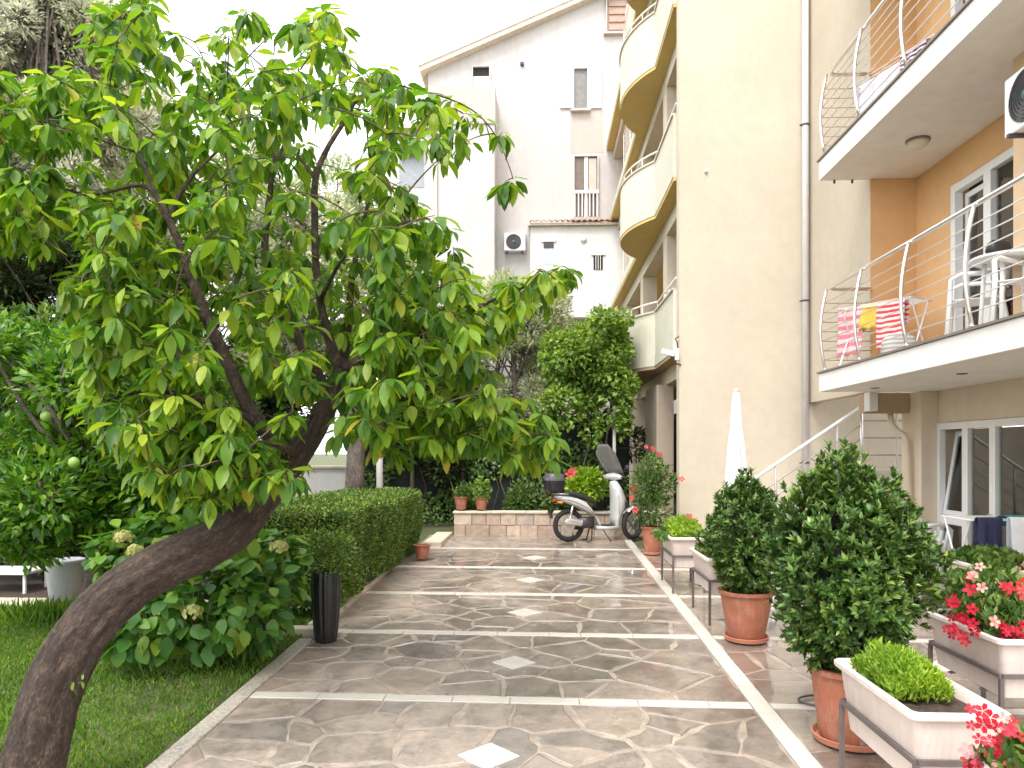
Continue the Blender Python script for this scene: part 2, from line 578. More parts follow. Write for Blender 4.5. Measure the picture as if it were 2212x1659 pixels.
def terracotta(name, c):
    m, nt, b = mat_new(name)
    p = pos_node(nt)
    base = ramp(nt, noise(nt, p, 5, 6, .65), [(0.3, tuple(x * .8 for x in c)), (0.7, tuple(min(1, x * 1.15) for x in c))])
    k = ramp(nt, noise(nt, pos_node(nt, (7, 7, 2.2)), 2.2, 7, .72), [(0.50, 0.0), (0.78, 0.55)])
    col = mixc(nt, k, base, (0.50, 0.36, 0.29))
    d = ramp(nt, noise(nt, p, 17, 6, .7), [(0.55, 0.0), (0.8, 0.45)])
    col = mixc(nt, d, col, (0.16, 0.08, 0.05))
    nt.links.new(col, b.inputs["Base Color"]); b.inputs["Roughness"].default_value = 0.62
    bump(nt, b, noise(nt, p, 90, 4), 0.2, 0.008)
    return m
M['terra'] = terracotta("terracotta", (0.36, 0.125, 0.07))
M['terra2'] = simple("terracotta_saucer", (0.52, 0.21, 0.13), 0.55, 0.0, 0.12)
M['planter'] = simple("pale_pink_planter", (0.70, 0.60, 0.56), 0.5, 0.0, 0.05, 5, 0.1, 90)
M['soil'] = simple("potting_soil", (0.05, 0.032, 0.022), 0.95, 0.0, 0.5, 40, 1.0, 60)
M['stone'] = wet_stone()
M['grout'] = simple("sandy_joint", (0.36, 0.295, 0.24), 0.3, 0.0, 0.3, 9, 0.5, 70)
M['marble'] = simple("cream_marble", (0.60, 0.56, 0.50), 0.22, 0.0, 0.08, 4, 0.06, 60)
M['kerb'] = simple("pebble_concrete", (0.38, 0.345, 0.29), 0.75, 0.0, 0.35, 45, 0.9, 55)
def block_mat():
    m, nt, b = mat_new("limestone_block")
    oi = N_(nt, "ShaderNodeObjectInfo")
    base = ramp(nt, oi.outputs["Random"], [(0.0, (0.36, 0.27, 0.20)), (0.3, (0.50, 0.39, 0.29)), (0.6, (0.43, 0.31, 0.25)), (0.85, (0.56, 0.46, 0.35)), (1.0, (0.40, 0.32, 0.27))])
    p = pos_node(nt)
    base = mixc(nt, 1.0, base, ramp(nt, noise(nt, p, 9, 6, .65), [(0.3, 0.7), (0.7, 1.2)]), 'MULTIPLY')
    nt.links.new(base, b.inputs["Base Color"]); b.inputs["Roughness"].default_value = 0.7
    bump(nt, b, noise(nt, p, 30, 4), 0.5, 0.01)
    return m
M['lime'] = block_mat()
M['cap'] = simple("limestone_cap", (0.58, 0.50, 0.40), 0.6, 0.0, 0.15, 6, 0.2, 40)
M['bark'] = None
M['earth'] = simple("lawn_earth", (0.075, 0.085, 0.03), 0.95, 0.0, 0.4, 2.0, 0.8, 40)
# ------------------------------------------------------------------ bark and leaf materials
def bark_mat(name, c0, c1, c2, sc=9.0, uv=False):
    m, nt, b = mat_new(name)
    if uv:
        mp = N_(nt, "ShaderNodeMapping"); mp.inputs["Scale"].default_value = (2.6, 0.8, 1.0)
        nt.links.new(N_(nt, "ShaderNodeTexCoord").outputs["UV"], mp.inputs["Vector"]); p = mp.outputs[0]
    else:
        p = pos_node(nt, (1.0, 1.0, 0.7))
    n0 = noise(nt, pos_node(nt), 4.0, 4)
    n1 = noise(nt, p, sc, 9, 0.70)
    n2 = noise(nt, p, sc * 4, 7, 0.75)
    h = mixc(nt, 0.4, n1, n2)
    col = ramp(nt, h, [(0.34, c0), (0.50, c1), (0.64, c2)])
    col = mixc(nt, 1.0, col, ramp(nt, n0, [(0.3, (0.7, 0.68, 0.66)), (0.7, (1.25, 1.22, 1.2))]), 'MULTIPLY')
    nt.links.new(col, b.inputs["Base Color"])
    b.inputs["Roughness"].default_value = 0.8
    bump(nt, b, h, 1.0, 0.07)
    return m

M['bark'] = bark_mat("persimmon_bark", (0.018, 0.012, 0.009), (0.078, 0.050, 0.036), (0.19, 0.135, 0.10), 13.0)
M['bark_trunk'] = bark_mat("persimmon_trunk_bark", (0.014, 0.009, 0.007), (0.070, 0.045, 0.032), (0.20, 0.14, 0.105), 9.0, True)
M['bark_grey'] = bark_mat("olive_bark", (0.05, 0.04, 0.035), (0.15, 0.125, 0.105), (0.26, 0.22, 0.18), 7)
M['stem'] = simple("green_stem", (0.10, 0.13, 0.04), 0.6, 0, 0.3)
M['twig'] = simple("brown_twig", (0.10, 0.07, 0.05), 0.7, 0, 0.4, 20)
def far_leaf(name, stops, tr=0.48):
    m, nt, b = mat_new(name)
    nt.nodes.remove(b)
    g = N_(nt, "ShaderNodeNewGeometry")
    d = N_(nt, "ShaderNodeBsdfDiffuse")
    col = ramp(nt, g.outputs["Random Per Island"], stops)
    big = noise(nt, pos_node(nt), 1.1, 3)
    nt.links.new(mixc(nt, 1.0, col, ramp(nt, big, [(0.3, (0.7, 0.72, 0.75)), (0.7, (1.25, 1.2, 1.1))]), 'MULTIPLY'), d.inputs[0])
    t = N_(nt, "ShaderNodeBsdfTranslucent"); nt.links.new(d.inputs[0].links[0].from_socket, t.inputs[0])
    mx = N_(nt, "ShaderNodeMixShader"); mx.inputs[0].default_value = tr
    nt.links.new(d.outputs[0], mx.inputs[1]); nt.links.new(t.outputs[0], mx.inputs[2])
    nt.links.new(mx.outputs[0], nt.nodes["Material Output"].inputs["Surface"])
    return m
M['lf_pers'] = leaf_mat("persimmon_leaf", [(0.0, (0.045, 0.12, 0.022)), (0.25, (0.09, 0.21, 0.024)), (0.55, (0.16, 0.30, 0.03)), (0.85, (0.29, 0.41, 0.04)), (0.993, (0.34, 0.42, 0.06)), (1.0, (0.55, 0.36, 0.05))], 0.42, 0.5)
M['lf_citrus'] = leaf_mat("citrus_leaf", [(0.0, (0.035, 0.11, 0.018)), (0.4, (0.08, 0.21, 0.024)), (0.8, (0.16, 0.32, 0.03)), (1.0, (0.27, 0.42, 0.05))], 0.3, 0.35)
M['lf_hyd'] = leaf_mat("hydrangea_leaf", [(0.0, (0.036, 0.12, 0.024)), (0.5, (0.072, 0.192, 0.03)), (0.85, (0.144, 0.288, 0.036)), (1.0, (0.264, 0.36, 0.048))], 0.45, 0.35)
M['lf_hedge'] = leaf_mat("hedge_leaf", [(0.0, (0.039, 0.085, 0.018)), (0.5, (0.111, 0.195, 0.031)), (0.85, (0.195, 0.299, 0.052)), (1.0, (0.364, 0.442, 0.117))], 0.4, 0.25)
M['lf_box'] = leaf_mat("glossy_shrub_leaf", [(0.0, (0.029, 0.075, 0.021)), (0.45, (0.065, 0.143, 0.031)), (0.8, (0.13, 0.227, 0.046)), (1.0, (0.26, 0.351, 0.091))], 0.34, 0.2)
M['lf_olive'] = far_leaf("olive_leaf", [(0.0, (0.30, 0.36, 0.17)), (0.4, (0.48, 0.54, 0.30)), (0.8, (0.62, 0.66, 0.44)), (1.0, (0.78, 0.80, 0.64))])
M['lf_dark'] = far_leaf("evergreen_shade_leaf", [(0.0, (0.025, 0.045, 0.018)), (0.6, (0.06, 0.09, 0.035)), (1.0, (0.13, 0.16, 0.07))])  # darkened leaf colour also carries the shade behind hedge and fence
M['lf_grey'] = far_leaf("grey_brown_needle", [(0.0, (0.42, 0.46, 0.30)), (0.5, (0.62, 0.64, 0.46)), (1.0, (0.82, 0.82, 0.70))])
M['lf_vine'] = leaf_mat("vine_leaf", [(0.0, (0.09, 0.18, 0.035)), (0.5, (0.20, 0.33, 0.07)), (1.0, (0.38, 0.50, 0.13))], 0.45, 0.42)
M['lf_lime'] = leaf_mat("lime_green_leaf", [(0.0, (0.14, 0.27, 0.02)), (0.5, (0.26, 0.42, 0.035)), (1.0, (0.42, 0.55, 0.07))], 0.5, 0.4)
M['lf_pot'] = leaf_mat("pot_plant_leaf", [(0.0, (0.034, 0.092, 0.021)), (0.5, (0.086, 0.172, 0.034)), (1.0, (0.218, 0.31, 0.081))], 0.45, 0.3)
M['grass'] = leaf_mat("grass_blade", [(0.0, (0.06, 0.15, 0.012)), (0.6, (0.12, 0.26, 0.02)), (0.93, (0.22, 0.32, 0.05)), (1.0, (0.33, 0.3, 0.12))], 0.5, 0.4)
M['petal_red'] = leaf_mat("red_petal", [(0.0, (0.48, 0.008, 0.03)), (0.6, (0.62, 0.012, 0.05)), (1.0, (0.70, 0.05, 0.09))], 0.5, 0.3, tint=(1, .8, .8))
M['petal_coral'] = leaf_mat("coral_petal", [(0.0, (0.52, 0.025, 0.03)), (1.0, (0.64, 0.08, 0.07))], 0.5, 0.3, tint=(1, .8, .8))
M['petal_pink'] = leaf_mat("pink_petal", [(0.0, (0.78, 0.25, 0.30)), (1.0, (0.84, 0.48, 0.45))], 0.5, 0.3, tint=(1, .8, .8))
M['hyd_head'] = leaf_mat("pale_green_floret", [(0.0, (0.36, 0.40, 0.10)), (0.6, (0.52, 0.52, 0.22)), (1.0, (0.62, 0.52, 0.36))], 0.6, 0.3)

# ------------------------------------------------------------------ terrain
m = MB()
ys = [-60, -6, 0, 4, 8, 12, 17, 40, 900]
xs = [-700, -40, -8, -2.2, 6, 40, 700]
m.sheet([[(x, y, gz(y) - (0.03 if y < 17 else 0.03)) for x in xs] for y in ys])
prop(m.build("ground", M['earth']), kind="structure")

# lawn: a gently uneven sheet with blades growing out of it
LX0, LX1, LY0, LY1 = -9.0, -2.295, 2.6, 8.2
m = MB()
m.sheet([[(LX0 + (LX1 - LX0) * i / 30, LY0 + (LY1 - LY0) * j / 30, gz(LY0 + (LY1 - LY0) * j / 30) + 0.012 + 0.012 * math.sin(i * 1.3) * math.cos(j * 1.7)) for i in range(31)] for j in range(31)])
prop(m.build("lawn", M['earth'], smooth=True), kind="structure")
n = 105000
P = np.stack([rng.uniform(-8.0, LX1 - 0.01, n), 3.3 + (LY1 - 3.3) * rng.random(n), np.zeros(n)], 1)
dens = np.sin(P[:, 0] * 2.1 + 1.0) * np.cos(P[:, 1] * 1.7) + rng.normal(0, 0.55, n)
P = P[dens > -1.0]; n = len(P)
P[:, 2] = SLOPE * P[:, 1] + 0.008
D = np.stack([rng.normal(0, .55, n), rng.normal(0, .55, n), np.ones(n)], 1)
me = leaf_mesh("grass", P, D, rand_dirs(n), rng.uniform(0.025, 0.062, n), tm_tiny(0.2))
prop(link_mesh("grass", me, M['grass']), "short green lawn grass under the leaning tree", "grass", kind="stuff")

m = MB(); m.sheet([[(x, y, gz(y) + .01) for x in (-16, -3.4)] for y in (8.5, 11.5, 14)])
prop(m.build("dark_ground_sheet", M['soil']), kind="structure")  # added dark sheet stands in for shaded ground behind the lawn
# kerb between lawn and drive, a row of cast lengths
kerb = thing("kerb", "pale pebble concrete kerb between the lawn and the paved drive", "kerb", (-2.23, 4.0, gz(4)))
y = 2.6
while y < 6.95:
    L = min(random.uniform(0.85, 1.1), 7.0 - y)
    mm = MB()
    g = 0.004
    z0 = random.uniform(0.028, 0.034)
    dx = random.uniform(-.006, .006)
    pts0 = [(-2.292 + dx, y + g, gz(y) - .1), (-2.158 + dx, y + g, gz(y) - .1), (-2.158 + dx, y + g, gz(y) + z0), (-2.292 + dx, y + g, gz(y) + z0)]
    mm.prism([pts0[0], pts0[3], pts0[2], pts0[1]], (0, L - 2 * g, (L - 2 * g) * SLOPE))
    mm.build("kerb_length", M['kerb'], kerb, bevel=0.012)
    y += L

# bed edging that turns left behind the vase and runs under the hedge
bed = thing("bed_edging", "cream stone edging round the hedge bed behind the black vase", "edging", (-2.6, 7.2, gz(7.2)))
for (x0, x1, y0, y1) in ((-3.0, -2.58, 7.13, 7.27), (-2.575, -2.17, 7.13, 7.27), (-2.30, -2.165, 7.275, 8.4), (-2.30, -2.165, 8.41, 9.7), (-2.30, -2.165, 9.71, 11.0), (-2.30, -2.165, 11.01, 12.6)):
    MB().box(x0, x1, y0, y1, gz(y0) - .1, gz((y0 + y1) / 2) + 0.085).build("edging_block", M['cap'], bed, bevel=0.01)

# ------------------------------------------------------------------ paving
def clip(poly, nx, ny, c):
    out = []
    for i in range(len(poly)):
        a, b = poly[i], poly[(i + 1) % len(poly)]
        da, db = nx * a[0] + ny * a[1] - c, nx * b[0] + ny * b[1] - c
        if da <= 0: out.append(a)
        if (da < 0 < db) or (db < 0 < da):
            t = da / (da - db)
            out.append((a[0] + (b[0] - a[0]) * t, a[1] + (b[1] - a[1]) * t))
    return out

def cells(poly, seeds, gap):
    res = []
    W = [random.uniform(-1, 1) for _ in seeds]
    for i, s in enumerate(seeds):
        c = list(poly)
        for j, q in enumerate(seeds):
            if i == j: continue
            nx, ny = q[0] - s[0], q[1] - s[1]
            L = math.hypot(nx, ny)
            nx, ny = nx / L, ny / L
            mid = nx * (s[0] + q[0]) / 2 + ny * (s[1] + q[1]) / 2 + 0.055 * (W[i] - W[j])
            c = clip(c, nx, ny, mid - gap * random.uniform(0.5, 1.7))
            if len(c) < 3: break
        if len(c) >= 3: res.append(c)
    return res

def flag(parent, poly, top):
    """one flagstone: uneven outline, chamfered rim, slightly domed top"""
    n = len(poly)
    cx = sum(p[0] for p in poly) / n; cy = sum(p[1] for p in poly) / n
    ring = []
    for i in range(n):
        a, b = poly[i], poly[(i + 1) % n]
        L = math.hypot(b[0] - a[0], b[1] - a[1])
        if L < 0.03: continue
        ring.append(a)
        k = 2 if L > 0.35 else (1 if L > 0.14 else 0)
        for q in range(k):
            t = (q + 1) / (k + 1) + random.uniform(-.1, .1)
            w = random.uniform(-0.012, 0.030)
            px, py = a[0] + (b[0] - a[0]) * t, a[1] + (b[1] - a[1]) * t
            d = math.hypot(cx - px, cy - py) + 1e-6
            ring.append((px + (cx - px) / d * w, py + (cy - py) / d * w))
    n = len(ring)
    if n < 3: return
    tx, ty = random.uniform(-.003, .003), random.uniform(-.003, .003)
    def pt(p, s, z):
        x, y = cx + (p[0] - cx) * s, cy + (p[1] - cy) * s
        return (x, y, gz(y) + z + tx * (x - cx) + ty * (y - cy))
    R = sum(math.hypot(p[0] - cx, p[1] - cy) for p in ring) / n
    s1 = max(0.6, 1 - 0.016 / R)
    vs = [pt(p, 1.0, top - 0.022) for p in ring] + [pt(p, 1.0, top - 0.0035) for p in ring] + [pt(p, s1, top) for p in ring]
    fs = [tuple(2 * n + k for k in range(n))]
    for k in range(n):
        k2 = (k + 1) % n
        fs += [(k, k2, n + k2, n + k), (n + k, n + k2, 2 * n + k2, 2 * n + k)]
    MB().add(vs, fs).build("flagstone", M['stone'], parent)

BANDS = [1.83, 3.635, 5.44, 7.25, 9.055, 10.86, 12.66]
BSL = -0.026
PX0, PX1, SX0, SX1 = -2.158, 1.485, 1.485, 1.618
TX1 = 5.3
def bandy(k, x): return BANDS[k] + BSL * (x - 0.3)

# joint beds below the stones
m = MB(); m.sheet([[(PX0, y, gz(y) + .0155), (SX0, y, gz(y) + .0155)] for y in (0.5, 6, 10, 14.4)])
drive = prop(m.build("driveway", M['grout']), kind="structure")
m = MB(); m.sheet([[(SX1, y, gz(y) + .0155), (7.6, y, gz(y) + .0155)] for y in (0.5, 6, 10, 12.75)])
terrace = prop(m.build("terrace", M['grout']), kind="structure")

def fill(parent, x0, x1, y0f, y1f, n, top, diamond=None):
    poly = [(x0, y0f(x0)), (x1, y0f(x1)), (x1, y1f(x1)), (x0, y1f(x0))]
    seeds = []
    tries = 0
    W, Hh = x1 - x0, y1f(x0) - y0f(x0)
    dmin = math.sqrt(W * Hh / n)
    while len(seeds) < n and tries < 4000:
        tries += 1
        x = random.uniform(x0 + .05, x1 - .05); y = random.uniform(y0f(x) + .05, y1f(x) - .05)
        q = dmin * random.choice((0.32, 0.5, 0.75, 1.05))
        if all(math.hypot(x - s[0], (y - s[1]) * 1.3) > q for s in seeds): seeds.append((x, y))
    for c in cells(poly, seeds, 0.0095): flag(parent, c, top)

TOP = 0.020
for k in range(1, 6):
    nst = (42, 44, 34, 26, 20)[k - 1]
    fill(drive, PX0 + .006, SX0 - .006, lambda x, k=k: bandy(k, x) + .064, lambda x, k=k: bandy(k + 1, x) - .064, nst, TOP)
fill(drive, PX0 + .006, SX0 - .006, lambda x: bandy(6, x) + .064, lambda x: 14.36, 14, TOP)
for k in range(1, 6):
    nst = (22, 26, 26, 24, 20)[k - 1]
    fill(terrace, SX1 + .006, TX1 - .02, lambda x, k=k: bandy(k, x) + .064, lambda x, k=k: min(12.7, bandy(k + 1, x) - .064), nst, TOP)

# marble bands, strip and diamonds
def slab(parent, name, quad, top, mat):
    vs = [(x, y, gz(y) + top - .025) for x, y in quad] + [(x, y, gz(y) + top) for x, y in quad]
    MB().add(vs, [(4, 5, 6, 7), (0, 1, 5, 4), (1, 2, 6, 5), (2, 3, 7, 6), (3, 0, 4, 7)]).build(name, mat, parent, bevel=0.003)

for k in range(1, 7):
    x = PX0 + .004
    while x < SX0 - .02:
        x2 = min(x + random.choice((0.5, 0.5, 0.5, 0.42, 0.3)), SX0 - .004)
        if SX0 - x2 < 0.12: x2 = SX0 - .004
        slab(drive, "marble_strip", [(x + .003, bandy(k, x) - .058), (x2 - .003, bandy(k, x2) - .058), (x2 - .003, bandy(k, x2) + .058), (x + .003, bandy(k, x) + .058)], TOP + random.uniform(.002, .005), M['marble'])
        x = x2
    x = SX1 + .004
    while x < TX1 - .1:
        x2 = min(x + 0.5, TX1 - .02)
        y = bandy(k, (x + x2) / 2)
        if y < 12.6: slab(terrace, "marble_strip", [(x + .003, bandy(k, x) - .045), (x2 - .003, bandy(k, x2) - .045), (x2 - .003, bandy(k, x2) + .045), (x + .003, bandy(k, x) + .045)], TOP + random.uniform(.002, .005), M['marble'])
        x = x2
y = 2.9
while y < 14.2:
    y2 = min(y + random.choice((0.5, 0.5, 0.5, 0.4)), 14.3)
    slab(drive, "marble_strip", [(SX0 + .003, y + .003), (SX1 - .003, y + .003), (SX1 - .003, y2 - .003), (SX0 + .003, y2 - .003)], TOP + random.uniform(.004, .008), M['marble'])
    y = y2
for (x, y) in ((-0.322, 4.50), (-0.24, 6.345), (-0.19, 8.13), (-0.16, 9.95), (-0.12, 11.75)):
    r = 0.187
    slab(drive, "marble_diamond", [(x - r, y), (x, y - r), (x + r, y), (x, y + r)], TOP + .007, M['marble'])
for (x, y) in ((3.35, 6.35), (3.4, 8.1), (3.35, 4.55)):
    r = 0.187
    slab(terrace, "marble_diamond", [(x - r, y), (x, y - r), (x + r, y), (x, y + r)], TOP + .007, M['marble'])

# low limestone wall that closes the drive
wall = thing("garden_wall", "low limestone block wall with a cream cap at the end of the drive", "wall", (0.2, 14.5, gz(14.4)))
WX0, WX1, WY0, WY1 = -1.70, 2.28, 14.38, 14.62
wz = gz(14.4) - .02
for row in range(2):
    x = WX0 + (0 if row % 2 == 0 else 0.0)
    while x < WX1 - .01:
        x2 = min(x + random.uniform(0.22, 0.5), WX1)
        if WX1 - x2 < .12: x2 = WX1
        dy = random.uniform(-.008, .008)
        MB().box(x + .005, x2 - .005, WY0 + dy, WY1 - .02, wz + .225 * row + .004, wz + .225 * (row + 1) - .003).build("wall_block", M['lime'], wall, bevel=0.008)
        x = x2
MB().box(WX0 + .01, WX1 - .01, WY0 + .03, WY1 - .03, wz, wz + .45).build("mortar_core", M['grout'], wall)
x = WX0 - .02
while x < WX1:
    x2 = min(x + random.uniform(.55, .8), WX1 + .02)
    MB().box(x + .003, x2 - .003, WY0 - .03, WY1 + .03, wz + .452, wz + .492).build("cap_stone", M['cap'], wall, bevel=0.006)
    x = x2
# side return at the left end
ret = thing("side_wall", "short rendered wall end beside the dark fence left of the drive", "wall", (-1.85, 13.6, gz(13.6)))
MB().box(-2.02, -1.72, 12.7, 14.36, gz(13) - .1, gz(13.5) + .10).build("wall_base", M['cap'], ret, bevel=.01)
# ------------------------------------------------------------------ the apartment building
apt = thing("apartment_building", "cream and orange apartment building with steel railed and rounded balconies", "building", (4.0, 12.75, 0.3))
FY = 12.75            # front of the big blank cream wall
CXW = 2.30            # its left corner
FX, BX = 4.45, 5.06   # side facade and back of the loggias
GX = 5.30             # ground floor wall
LEV = [(2.78, 3.03), (5.67, 5.93), (8.55, 8.80)]

MB().box(CXW, 7.6, FY, FY + .25, 0.0, 14.5).build("wall", M['cream'], apt)
MB().box(FX, FX + .2, 10.404, FY - .002, 2.785, 14.5).build("wall", M['cream'], apt)
for (z0, z1) in ((3.032, 5.668), (5.932, 8.548)):
    MB().box(FX + .004, BX + .1, 10.40, 10.52, z0, z1).build("loggia_wall", M['orange'], apt)
    # back wall of the loggia round its door opening
    dz = z0 + 2.22
    MB().box(BX, BX + .2, 9.50, 10.398, z0, z1).build("loggia_wall", M['orange'], apt)
    MB().box(BX, BX + .2, 7.3, 9.498, dz, z1).build("loggia_wall", M['orange'], apt)
    MB().box(BX, BX + .2, 7.3, 7.55, z0, dz - .002).build("loggia_wall", M['orange'], apt)
    MB().box(FX, BX + .19, 3.0, 7.298, z0, z1).build("loggia_wall", M['peach'], apt)
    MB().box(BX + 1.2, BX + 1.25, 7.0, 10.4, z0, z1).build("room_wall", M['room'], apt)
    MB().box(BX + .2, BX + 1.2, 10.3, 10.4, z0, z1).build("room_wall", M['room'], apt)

# ground floor under the balcony
MB().box(GX, GX + .2, 2.5, 8.30, 0.0, 2.778).build("wall", M['cream2'], apt)
MB().box(GX, GX + .2, 8.302, 10.30, 2.35, 2.778).build("wall", M['cream2'], apt)
MB().box(5.08, GX + .4, 10.302, 10.85, 0.0, 2.778).build("pillar", M['cream2'], apt)
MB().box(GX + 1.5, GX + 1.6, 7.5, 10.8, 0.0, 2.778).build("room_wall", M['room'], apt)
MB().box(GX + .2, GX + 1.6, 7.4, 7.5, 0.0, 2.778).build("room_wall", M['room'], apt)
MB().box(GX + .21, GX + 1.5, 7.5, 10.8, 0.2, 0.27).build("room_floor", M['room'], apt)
MB().box(4.46, 5.075, 10.62, 10.80, 2.50, 2.778).build("beam", M['brown'], apt)
MB().box(4.452, 4.56, 10.42, 10.60, 2.52, 2.778).build("beam_end", M['white'], apt)

# balcony slabs
for i, (z0, z1) in enumerate(LEV):
    MB().box(3.78, 7.0, 2.5, 10.45, z0, z1 - .002).build("balcony_slab", M['soffit'], apt, bevel=.006)
    e = MB(); e.box(3.755, 3.83, 2.5, 10.475, z1, z1 + .022); e.build("slab_edging", M['edge'], apt)
    MB().box(3.832, 4.448, 10.40, 10.475, z1, z1 + .022).build("slab_edging", M['edge'], apt)
    MB().box(3.832, BX - .002, 2.5, 10.398, z1, z1 + .012).build("balcony_floor", M['tile'], apt)

# steel railings with bowed posts
def railing(zf):
    hr = MB()
    top = zf + 1.12
    X0 = 3.87
    hr.tube([(4.44, 10.34, top - .01), (X0 + .1, 10.34, top - .01), (X0 + .03, 10.33, top), (X0, 10.25, top), (X0, 2.6, top)], .024, 10)
    r = hr.build("handrail", M['steel'], apt, smooth=True)
    prop(r, "steel handrail with bowed posts along the balcony edge")
    def bow(t): return X0 - .012 - .10 * math.sin(math.pi * (0.12 + .82 * t))
    for y in (10.33, 9.22, 8.05, 6.85, 5.6, 4.3):
        pts = [(bow(t), y, zf + .02 + t * 1.09) for t in [k / 8 for k in range(9)]]
        MB().tube(pts, .019, 8).build("post", M['steel'], r, smooth=True)
        MB().lathe([(.045, 0), (.045, .008), (.02, .012)], (bow(0), y, zf + .02), 12).build("post_foot", M['steel'], r, smooth=True)
    for k in range(7):
        t = 0.12 + 0.118 * k
        x = bow(t) + .022
        z = zf + .02 + t * 1.09
        MB().tube([(4.44, 10.345, z), (x + .02, 10.345, z), (x, 10.33, z), (x, 2.6, z)], .0065, 6).build("rail_bar", M['steel'], r, smooth=True)
    return r
for z0, z1 in LEV: railing(z1 + .02)

# balcony doors (in the loggia, looking out over the balcony)
def balcony_door(zf):
    y0, y1, zt = 7.56, 9.49, zf + 2.19
    fr = MB()
    x0, x1 = BX - .03, BX + .07
    for (a, b, c, d) in ((y1 - .10, y1, zf + .02, zt), (y0, y0 + .07, zf + .02, zt), (8.66, 8.80, zf + .1, zt - .10)):
        fr.box(x0, x1, a, b, c, d)
    fr.box(x0 + .002, x1 - .002, y0 + .07, y1 - .1, zt - .10, zt)
    fr.box(x0 + .002, x1 - .002, y0 + .07, y1 - .1, zf + .02, zf + .1)
    d = fr.build("door_frame", M['upvc'], apt, bevel=.004)
    prop(d, "white framed balcony door")
    MB().box(BX + .03, BX + .036, y0 + .08, 8.655, zf + .11, zt - .11).build("pane", M['glass'], d)
    MB().box(BX + .16, BX + .17, y0 + .08, 8.58, zf + .12, zt - .11).build("curtain_or_reflection", M['curtain_or_reflection'], d)
    # leaf standing ajar into the room, only its frame seen
    lf = MB()
    for (a, b, c, e) in ((8.82, 8.89, zf + .14, zt - .13), (9.30, 9.37, zf + .14, zt - .13), (8.89, 9.30, zf + .14, zf + .21), (8.89, 9.30, zt - .2, zt - .13)):
        lf.box(BX + .08, BX + .13, a, b, c, e)
    lf.build("door_leaf", M['upvc'], d, bevel=.004)
    MB().box(BX + .1, BX + .106, 8.89, 9.30, zf + .2, zt - .2).build("pane", M['glass'], d)
    MB().tube([(BX - .04, 8.76, zf + 1.0), (BX - .08, 8.76, zf + 1.0), (BX - .08, 8.70, zf + 1.0)], .009, 6).build("handle", M['steel'], d, smooth=True)
for z0, z1 in LEV[:2]: balcony_door(z1 + .012)

# ground floor glazing: tilted sidelight, door leaves
gd = MB()
zf, zt = 0.262, 2.345
x0, x1 = GX - .02, GX + .06
for (a, b) in ((10.23, 10.298), (9.57, 9.70), (9.00, 9.12), (8.304, 8.40)):
    gd.box(x0, x1, a, b, zf, zt)
gd.box(x0 + .002, x1 - .002, 8.40, 10.23, zt - .09, zt)
gd.box(x0 + .002, x1 - .002, 8.40, 10.23, zf, zf + .08)
gd.box(x0 + .002, x1 - .002, 9.70, 10.23, zf + .76, zf + .86)
ground_door = prop(gd.build("door_frame", M['upvc'], apt, bevel=.004), "white framed garden door with a tilted side window")
for (a, b, c, d) in ((9.71, 10.22, zf + .09, zf + .75), (9.13, 9.56, zf + .09, zt - .10), (8.41, 8.99, zf + .09, zt - .10)):
    MB().box(GX + .02, GX + .026, a, b, c, d).build("pane", M['glass'], ground_door)
    MB().box(GX + .16, GX + .17, a, b, c, d).build("curtain_or_reflection", M['curtain_or_reflection'], ground_door)  # set close behind the pane so the glass seems to reflect beige
sash = MB()
zb, ztt, lean = zf + .87, zt - .11, .17
def sp(y, t, o=0): return (GX + .015 - o + lean * t, y, zb + (ztt - zb) * t)
for (ya, yb, ta, tb) in ((9.71, 9.77, 0, 1), (10.16, 10.22, 0, 1), (9.77, 10.16, 0, .06), (9.77, 10.16, .94, 1)):
    A, B, C, D = sp(ya, ta), sp(yb, ta), sp(yb, tb), sp(ya, tb)
    sash.prism([A, B, C, D], (.05, 0, 0))
sash.build("tilted_sash", M['upvc'], ground_door, bevel=.004)
MB().prism([sp(9.77, .06, -.02), sp(10.16, .06, -.02), sp(10.16, .94, -.02), sp(9.77, .94, -.02)], (.006, 0, 0)).build("pane", M['glass'], ground_door)
MB().tube([(GX - .03, 9.06, 1.22), (GX - .07, 9.06, 1.22), (GX - .07, 9.06, 1.10)], .010, 6).build("handle", M['steel'], ground_door, smooth=True)
MB().box(5.0, 5.28, 8.3, 10.28, 0.2, 0.262).build("door_step", M['marble'], apt, bevel=.005)

# ceiling dome lamp, spots, bolts under the slab
lp = atZ(1983, 302, LEV[1][0])
dome = thing("ceiling_lamp", "small round dome lamp on the underside of the upper balcony", "lamp", lp)
MB().lathe([(.0, -.115), (.05, -.11), (.09, -.085), (.115, -.05), (.122, -.022)], lp, 20).build("lamp_shade", simple("frosted_glass", (.72, .66, .52), .35), dome, smooth=True)
MB().lathe([(.132, -.024), (.135, -.012), (.13, 0)], lp, 20).build("lamp_base", M['edge'], dome, smooth=True)
for u, v in ((2078, 807), (1890, 823 + 15)):
    p = atZ(u, v, LEV[0][0])
    MB().lathe([(.03, -.004), (.05, -.008), (.056, 0)], p, 16).build("recessed_spot", M['dark'], apt, smooth=True)
for x in (3.98, 4.22):
    MB().cyl((x, 10.43, LEV[1][0] - .045), (x, 10.43, LEV[1][0]), .016, 8).build("drip_pipe", M['dark'], apt)

p = atY(1525, 371, FY)
MB().lathe([(.03, 0), (.03, .03), (.012, .05)], (p.x, FY, p.z), 10, axis=(0, -1, 0)).build("wall_hook", M['pipe'], apt)
